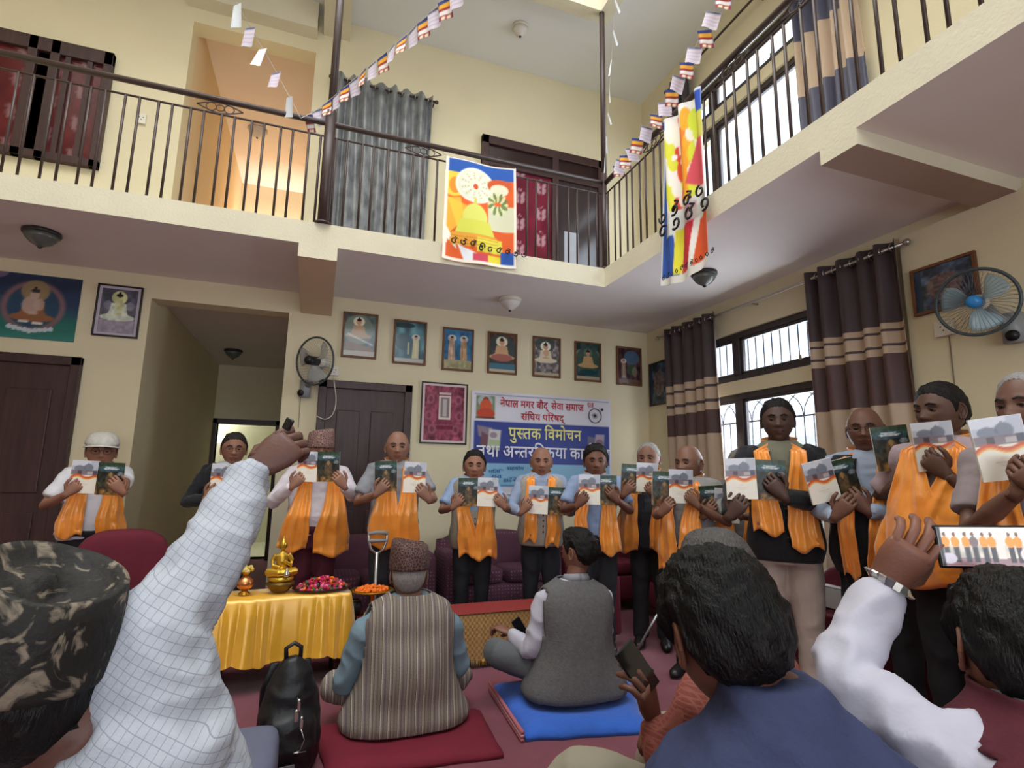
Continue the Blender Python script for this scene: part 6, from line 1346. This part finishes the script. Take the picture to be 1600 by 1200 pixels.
sitter('man in dark patterned topi cap and checked white shirt with raised right arm, near left', base, PI, RR, [(0, 0, .95), (hl.x*.6, hl.y*.6, 1.0), (hl.x, hl.y, 1.03)], hl, 1.0, .14, -.10, ck,
    [(tuple(S_), tuple(E_), tuple(W_), tuple(hdl), (0, 1, .5), (-.5, -.3, .8), hk(curl=(.7, .9, .7), thumb=1.2, start=(-.11, -.02, .82)), .062), ((.15, 0, .70), (.24, -.12, .54), (.14, -.30, .55), (-.5, -.7, 0), (0, 0, 1), (-1, 0, 0), hk(), .050)],
    [[(.1, 0, .47), (.12, -.2, .50), (.14, -.42, .48), (.14, -.44, .10)], [(-.1, 0, .47), (-.12, -.2, .50), (-.14, -.42, .48), (-.14, -.44, .10)]], '5c3c32', hair='short', hat='topi_dark', trm=mat('dark trousers cloth', '20222a', .9), collar=mat('black inner collar', '0c0c0e', .9), vox=.0075, fold=(.006, 16), hrot=-.12, droop=.9)
phone('small black phone tip pinched in the raised hand at the left', atd(444, 672, 1.07), (.2, .5, -.4), .018, .026)
# near centre: navy jacket
Hc = atd(1114, 1000, .86); base = Vector((Hc.x+.07, Hc.y-.07, 0)); hl = toL(Hc)
nav = mat('navy jacket cloth', '2f3656', .8, var=.08, vscale=20, bump=.25, bscale=70); ph = atd(1003, 1082, 1.12); Wp = toL(ph+Vector((.0, .01, -.03)))
RR = [(.43, 0, 0, .19, .15), (.55, 0, 0, .19, .145), (.68, 0, 0, .20, .145), (.76, 0, 0, .215, .135), (.82, 0, 0, .21, .12), (.865, 0, 0, .17, .10), (.90, -.0, 0, .12, .085), (.93, hl.x*.1, hl.y*.1, .085, .078), (.965, hl.x*.3, hl.y*.3, .074, .07)]
sitter('man with thick black hair in navy jacket, back to the camera, near centre', base, PI-.45, [(z+.045 if z > .6 else z, *r) for z, *r in RR], [(0, 0, .93), (hl.x*.6, hl.y*.6, .99), (hl.x, hl.y, 1.03)], hl, 1.0, .28, .10, nav,
    [((.20, 0, .79), (.24, -.14, .60), (.14, -.30, .56), (-.6, -.6, 0), (0, 0, 1), (-1, 0, 0), hk(), .060), ((-.20, 0, .79), (-.25, -.10, .56), (-.14, -.30, .56), (.6, -.6, 0), (0, 0, 1), (1, 0, 0), hk(), .060)],
    [[(.1, 0, .47), (.12, -.2, .50), (.14, -.42, .48), (.14, -.44, .10)], [(-.1, 0, .47), (-.12, -.2, .50), (-.14, -.42, .48), (-.14, -.44, .10)]], '6a4434', hair='full', haircol='0b0909', trm=mat('dark trousers cloth', '20222a', .9), vox=.008, fold=(.005, 10), hrot=.14)
phone('black phone held up beside the man in the navy jacket', atd(1020, 1080, 1.30), (-.35, -.5, .25), .066, .12)
# behind him: grey-haired man in brick red shirt
Hc = atd(1122, 908, 1.45); base = Vector((Hc.x+.02, Hc.y-.06, 0)); hl = toL(Hc)
m6 = Matrix.Rotation(-PI-.3, 3, 'Z'); l6 = lambda p: m6 @ (Vector(p)-base); W6 = l6(atd(1020, 1118, 1.33)); F6A = ((.17, 0, .80), tuple(l6(atd(1040, 1185, 1.28))), tuple(W6), tuple(m6 @ (atd(1006, 1068, 1.30)-atd(1020, 1118, 1.33))), tuple(m6 @ Vector((.5, -.8, 0))), tuple(m6 @ Vector((.9, .4, .1))), hk(curl=(.4, .6, .5), thumb=.5), .052)
RR = [(.43, 0, 0, .18, .15), (.55, 0, 0, .175, .14), (.66, 0, 0, .18, .14), (.74, 0, 0, .19, .13), (.80, 0, 0, .185, .115), (.845, 0, 0, .15, .09), (.87, 0, 0, .11, .08), (.90, 0, 0, .075, .07)]
sitter('grey-haired man in brick red checked shirt and khaki trousers, half hidden by the navy jacket', base, PI+.3, RR, [(0, 0, .86), (hl.x*.6, hl.y*.6, .92), (hl.x, hl.y, .98)], hl, 1.1, .2, .15, checkmat('brick red checked shirt', '7c3f36', '8c5044', .011, .3),
    [F6A, ((-.18, 0, .78), (-.21, -.08, .56), (-.12, -.28, .56), (.6, -.6, 0), (0, 0, 1), (1, 0, 0), hk(), .055)],
    [[(.1, 0, .46), (.22, -.16, .52), (.34, -.30, .53), (.30, -.36, .10)], [(-.1, 0, .47), (-.12, -.2, .50), (-.14, -.38, .48), (-.14, -.42, .10)]], '6e4a3c', hair='thin', haircol='4e4a48', trm=mat('khaki trousers cloth', '8c8472', .9), vox=.010)
# near right: maroon waistcoat, filming with a phone
Hc = atd(1582, 1026, .88); base = Vector((Hc.x+.01, Hc.y-.05, 0)); hl = toL(Hc)
S_ = toL(atd(1452, 1172, .84)); E_ = toL(atd(1318, 1052, .95)); W_ = toL(atd(1378, 915, 1.03)); FD = (atd(1450, 828, 1.0)-atd(1378, 915, 1.03)).normalized(); mv = mat('maroon waistcoat cloth', '4e1a24', .9, var=.1, vscale=30, bump=.25, bscale=80)
RR = [(.43, 0, 0, .19, .15), (.55, 0, 0, .19, .145), (.68, 0, 0, .20, .145), (.76, 0, 0, .205, .135), (.825, 0, 0, .20, .12), (.875, 0, 0, .165, .10), (.91, 0, 0, .115, .085), (.94, hl.x*.1, hl.y*.1, .08, .075), (.96, hl.x*.25, hl.y*.25, .072, .07)]
sitter('man in maroon waistcoat and white shirt filming with a raised phone, near right', base, PI-.35, [(z+.03 if z > .6 else z, x, y, rx, ry) for z, x, y, rx, ry in RR], [(0, 0, .93), (hl.x*.6, hl.y*.6, .99), (hl.x, hl.y, 1.03)], hl, .98, -.35, .12, wsh,
    [tuple([tuple(Matrix.Rotation(.35, 3, 'Z') @ v) for v in (S_, E_, W_)])+(tuple(Matrix.Rotation(.35, 3, 'Z') @ (Matrix.Rotation(-PI, 3, 'Z') @ FD)), tuple(Matrix.Rotation(.35-PI, 3, 'Z') @ Vector((-.5, -1, .1))), tuple(Matrix.Rotation(.35-PI, 3, 'Z') @ Vector((.8, -.2, -.7))), hk(curl=(.25, .5, .45), thumb=.5, spread=.10), .051), ((-.19, 0, .80), (-.30, -.12, .72), (-.22, -.26, .98), (.4, -.2, .9), (0, 1, 0), (1, 0, 0), hk(curl=(.3, .5, .4)), .055)],
    [[(.1, 0, .47), (.12, -.2, .50), (.14, -.42, .48), (.14, -.44, .10)], [(-.1, 0, .47), (-.12, -.2, .50), (-.14, -.42, .48), (-.14, -.44, .10)]], '7a5040', hair='full', haircol='0d0b0a', vest=mv, trm=mat('dark trousers cloth', '20222a', .9), collar=wsh, vox=.008, fold=(.009, 14), hrot=-.05)
w_ = MB(); wc = atd(1380, 925, 1.02); 
def screenimg(U, W):
    c = Cv(U, W, 'b9b2a6'); c.rect(0, 1, .55, 1, 'd8d4cc'); c.noise(7, .25, 3); c.rect(0, 1, 0, .22, '8a6a70')
    for k, x in enumerate((.07, .17, .28, .36, .46, .54, .72, .8)):
        c.rect(x-.025, x+.03, .1, .5, '26242a', .9); c.ell(x, .62, .045, .14, 'e8862c' if k != 3 else '6a5a58'); c.ell(x, .82, .018, .06, '6a4a3c')
    c.rect(.58, .66, .2, .9, 'c9c4bc'); c.ell(.9, .3, .1, .2, 'c9bfc0'); c.ell(.08, .2, .08, .14, 'b9b0bc'); c.ell(.9, .62, .05, .16, 'e8eef4'); c.rect(0, .035, 0, 1, '14141a'); c.rect(.95, 1, 0, 1, '14141a'); return c.C
pc_ = atd(1552, 889, .97); phone('phone held sideways whose lit screen shows the orange scarved guests', pc_, (-.12, -.03, -.55), .165, .076, screenimg)
b = MB(); wd_ = (atd(1400, 880, 1.02)-atd(1360, 945, 1.02)).normalized(); q = Vector(wc)
b_ = Vector((0, 0, 1)).cross(wd_).normalized(); c_ = wd_.cross(b_)
q = q+(atd(1400, 880, 1.02)-atd(1360, 945, 1.02)).normalized()*.02; o = empty('wristwatch', q, 0, 'steel bracelet watch at the white cuff of the man filming', 'watch')
for k in range(18):
    a = 2*PI*k/18; p = b_*(.039*math.cos(a))+c_*(.036*math.sin(a)); e = MB(); e.box(-.0062, .0062, -.0022, .0022, -.0075, .0075); x_ = e.build('link', sil, o, tuple(p)); rd_ = (b_*(.039*math.cos(a))+c_*(.036*math.sin(a))).normalized(); tg_ = wd_.cross(rd_); x_.rotation_euler = Matrix((tg_, rd_, wd_)).transposed().to_euler()
# plain stools carrying the near audience
for k, (px, py, d_, lb) in enumerate(((70, 1036, .75, 'left stool under the man in the checked shirt'), (1114, 1000, .86, 'stool under the man in the navy jacket'), (1122, 908, 1.45, 'stool under the grey-haired man in brick red'), (1582, 1026, .88, 'stool under the man in the maroon waistcoat'))):
    h = atd(px, py, d_); o = empty('stool', (h.x+.04, h.y-.06, 0), 0, 'plain low dark wooden '+lb, 'stool'); MB().box(-.13, .13, -.12, .12, .345, .38).build('stool_seat', wood, o, bevel=.006)
    for sx in (-1, 1):
        for sy in (-1, 1): MB().box(*(sorted((sx*.12, sx*.09))), *(sorted((sy*.11, sy*.08))), 0, .345).build('leg', wood, o)
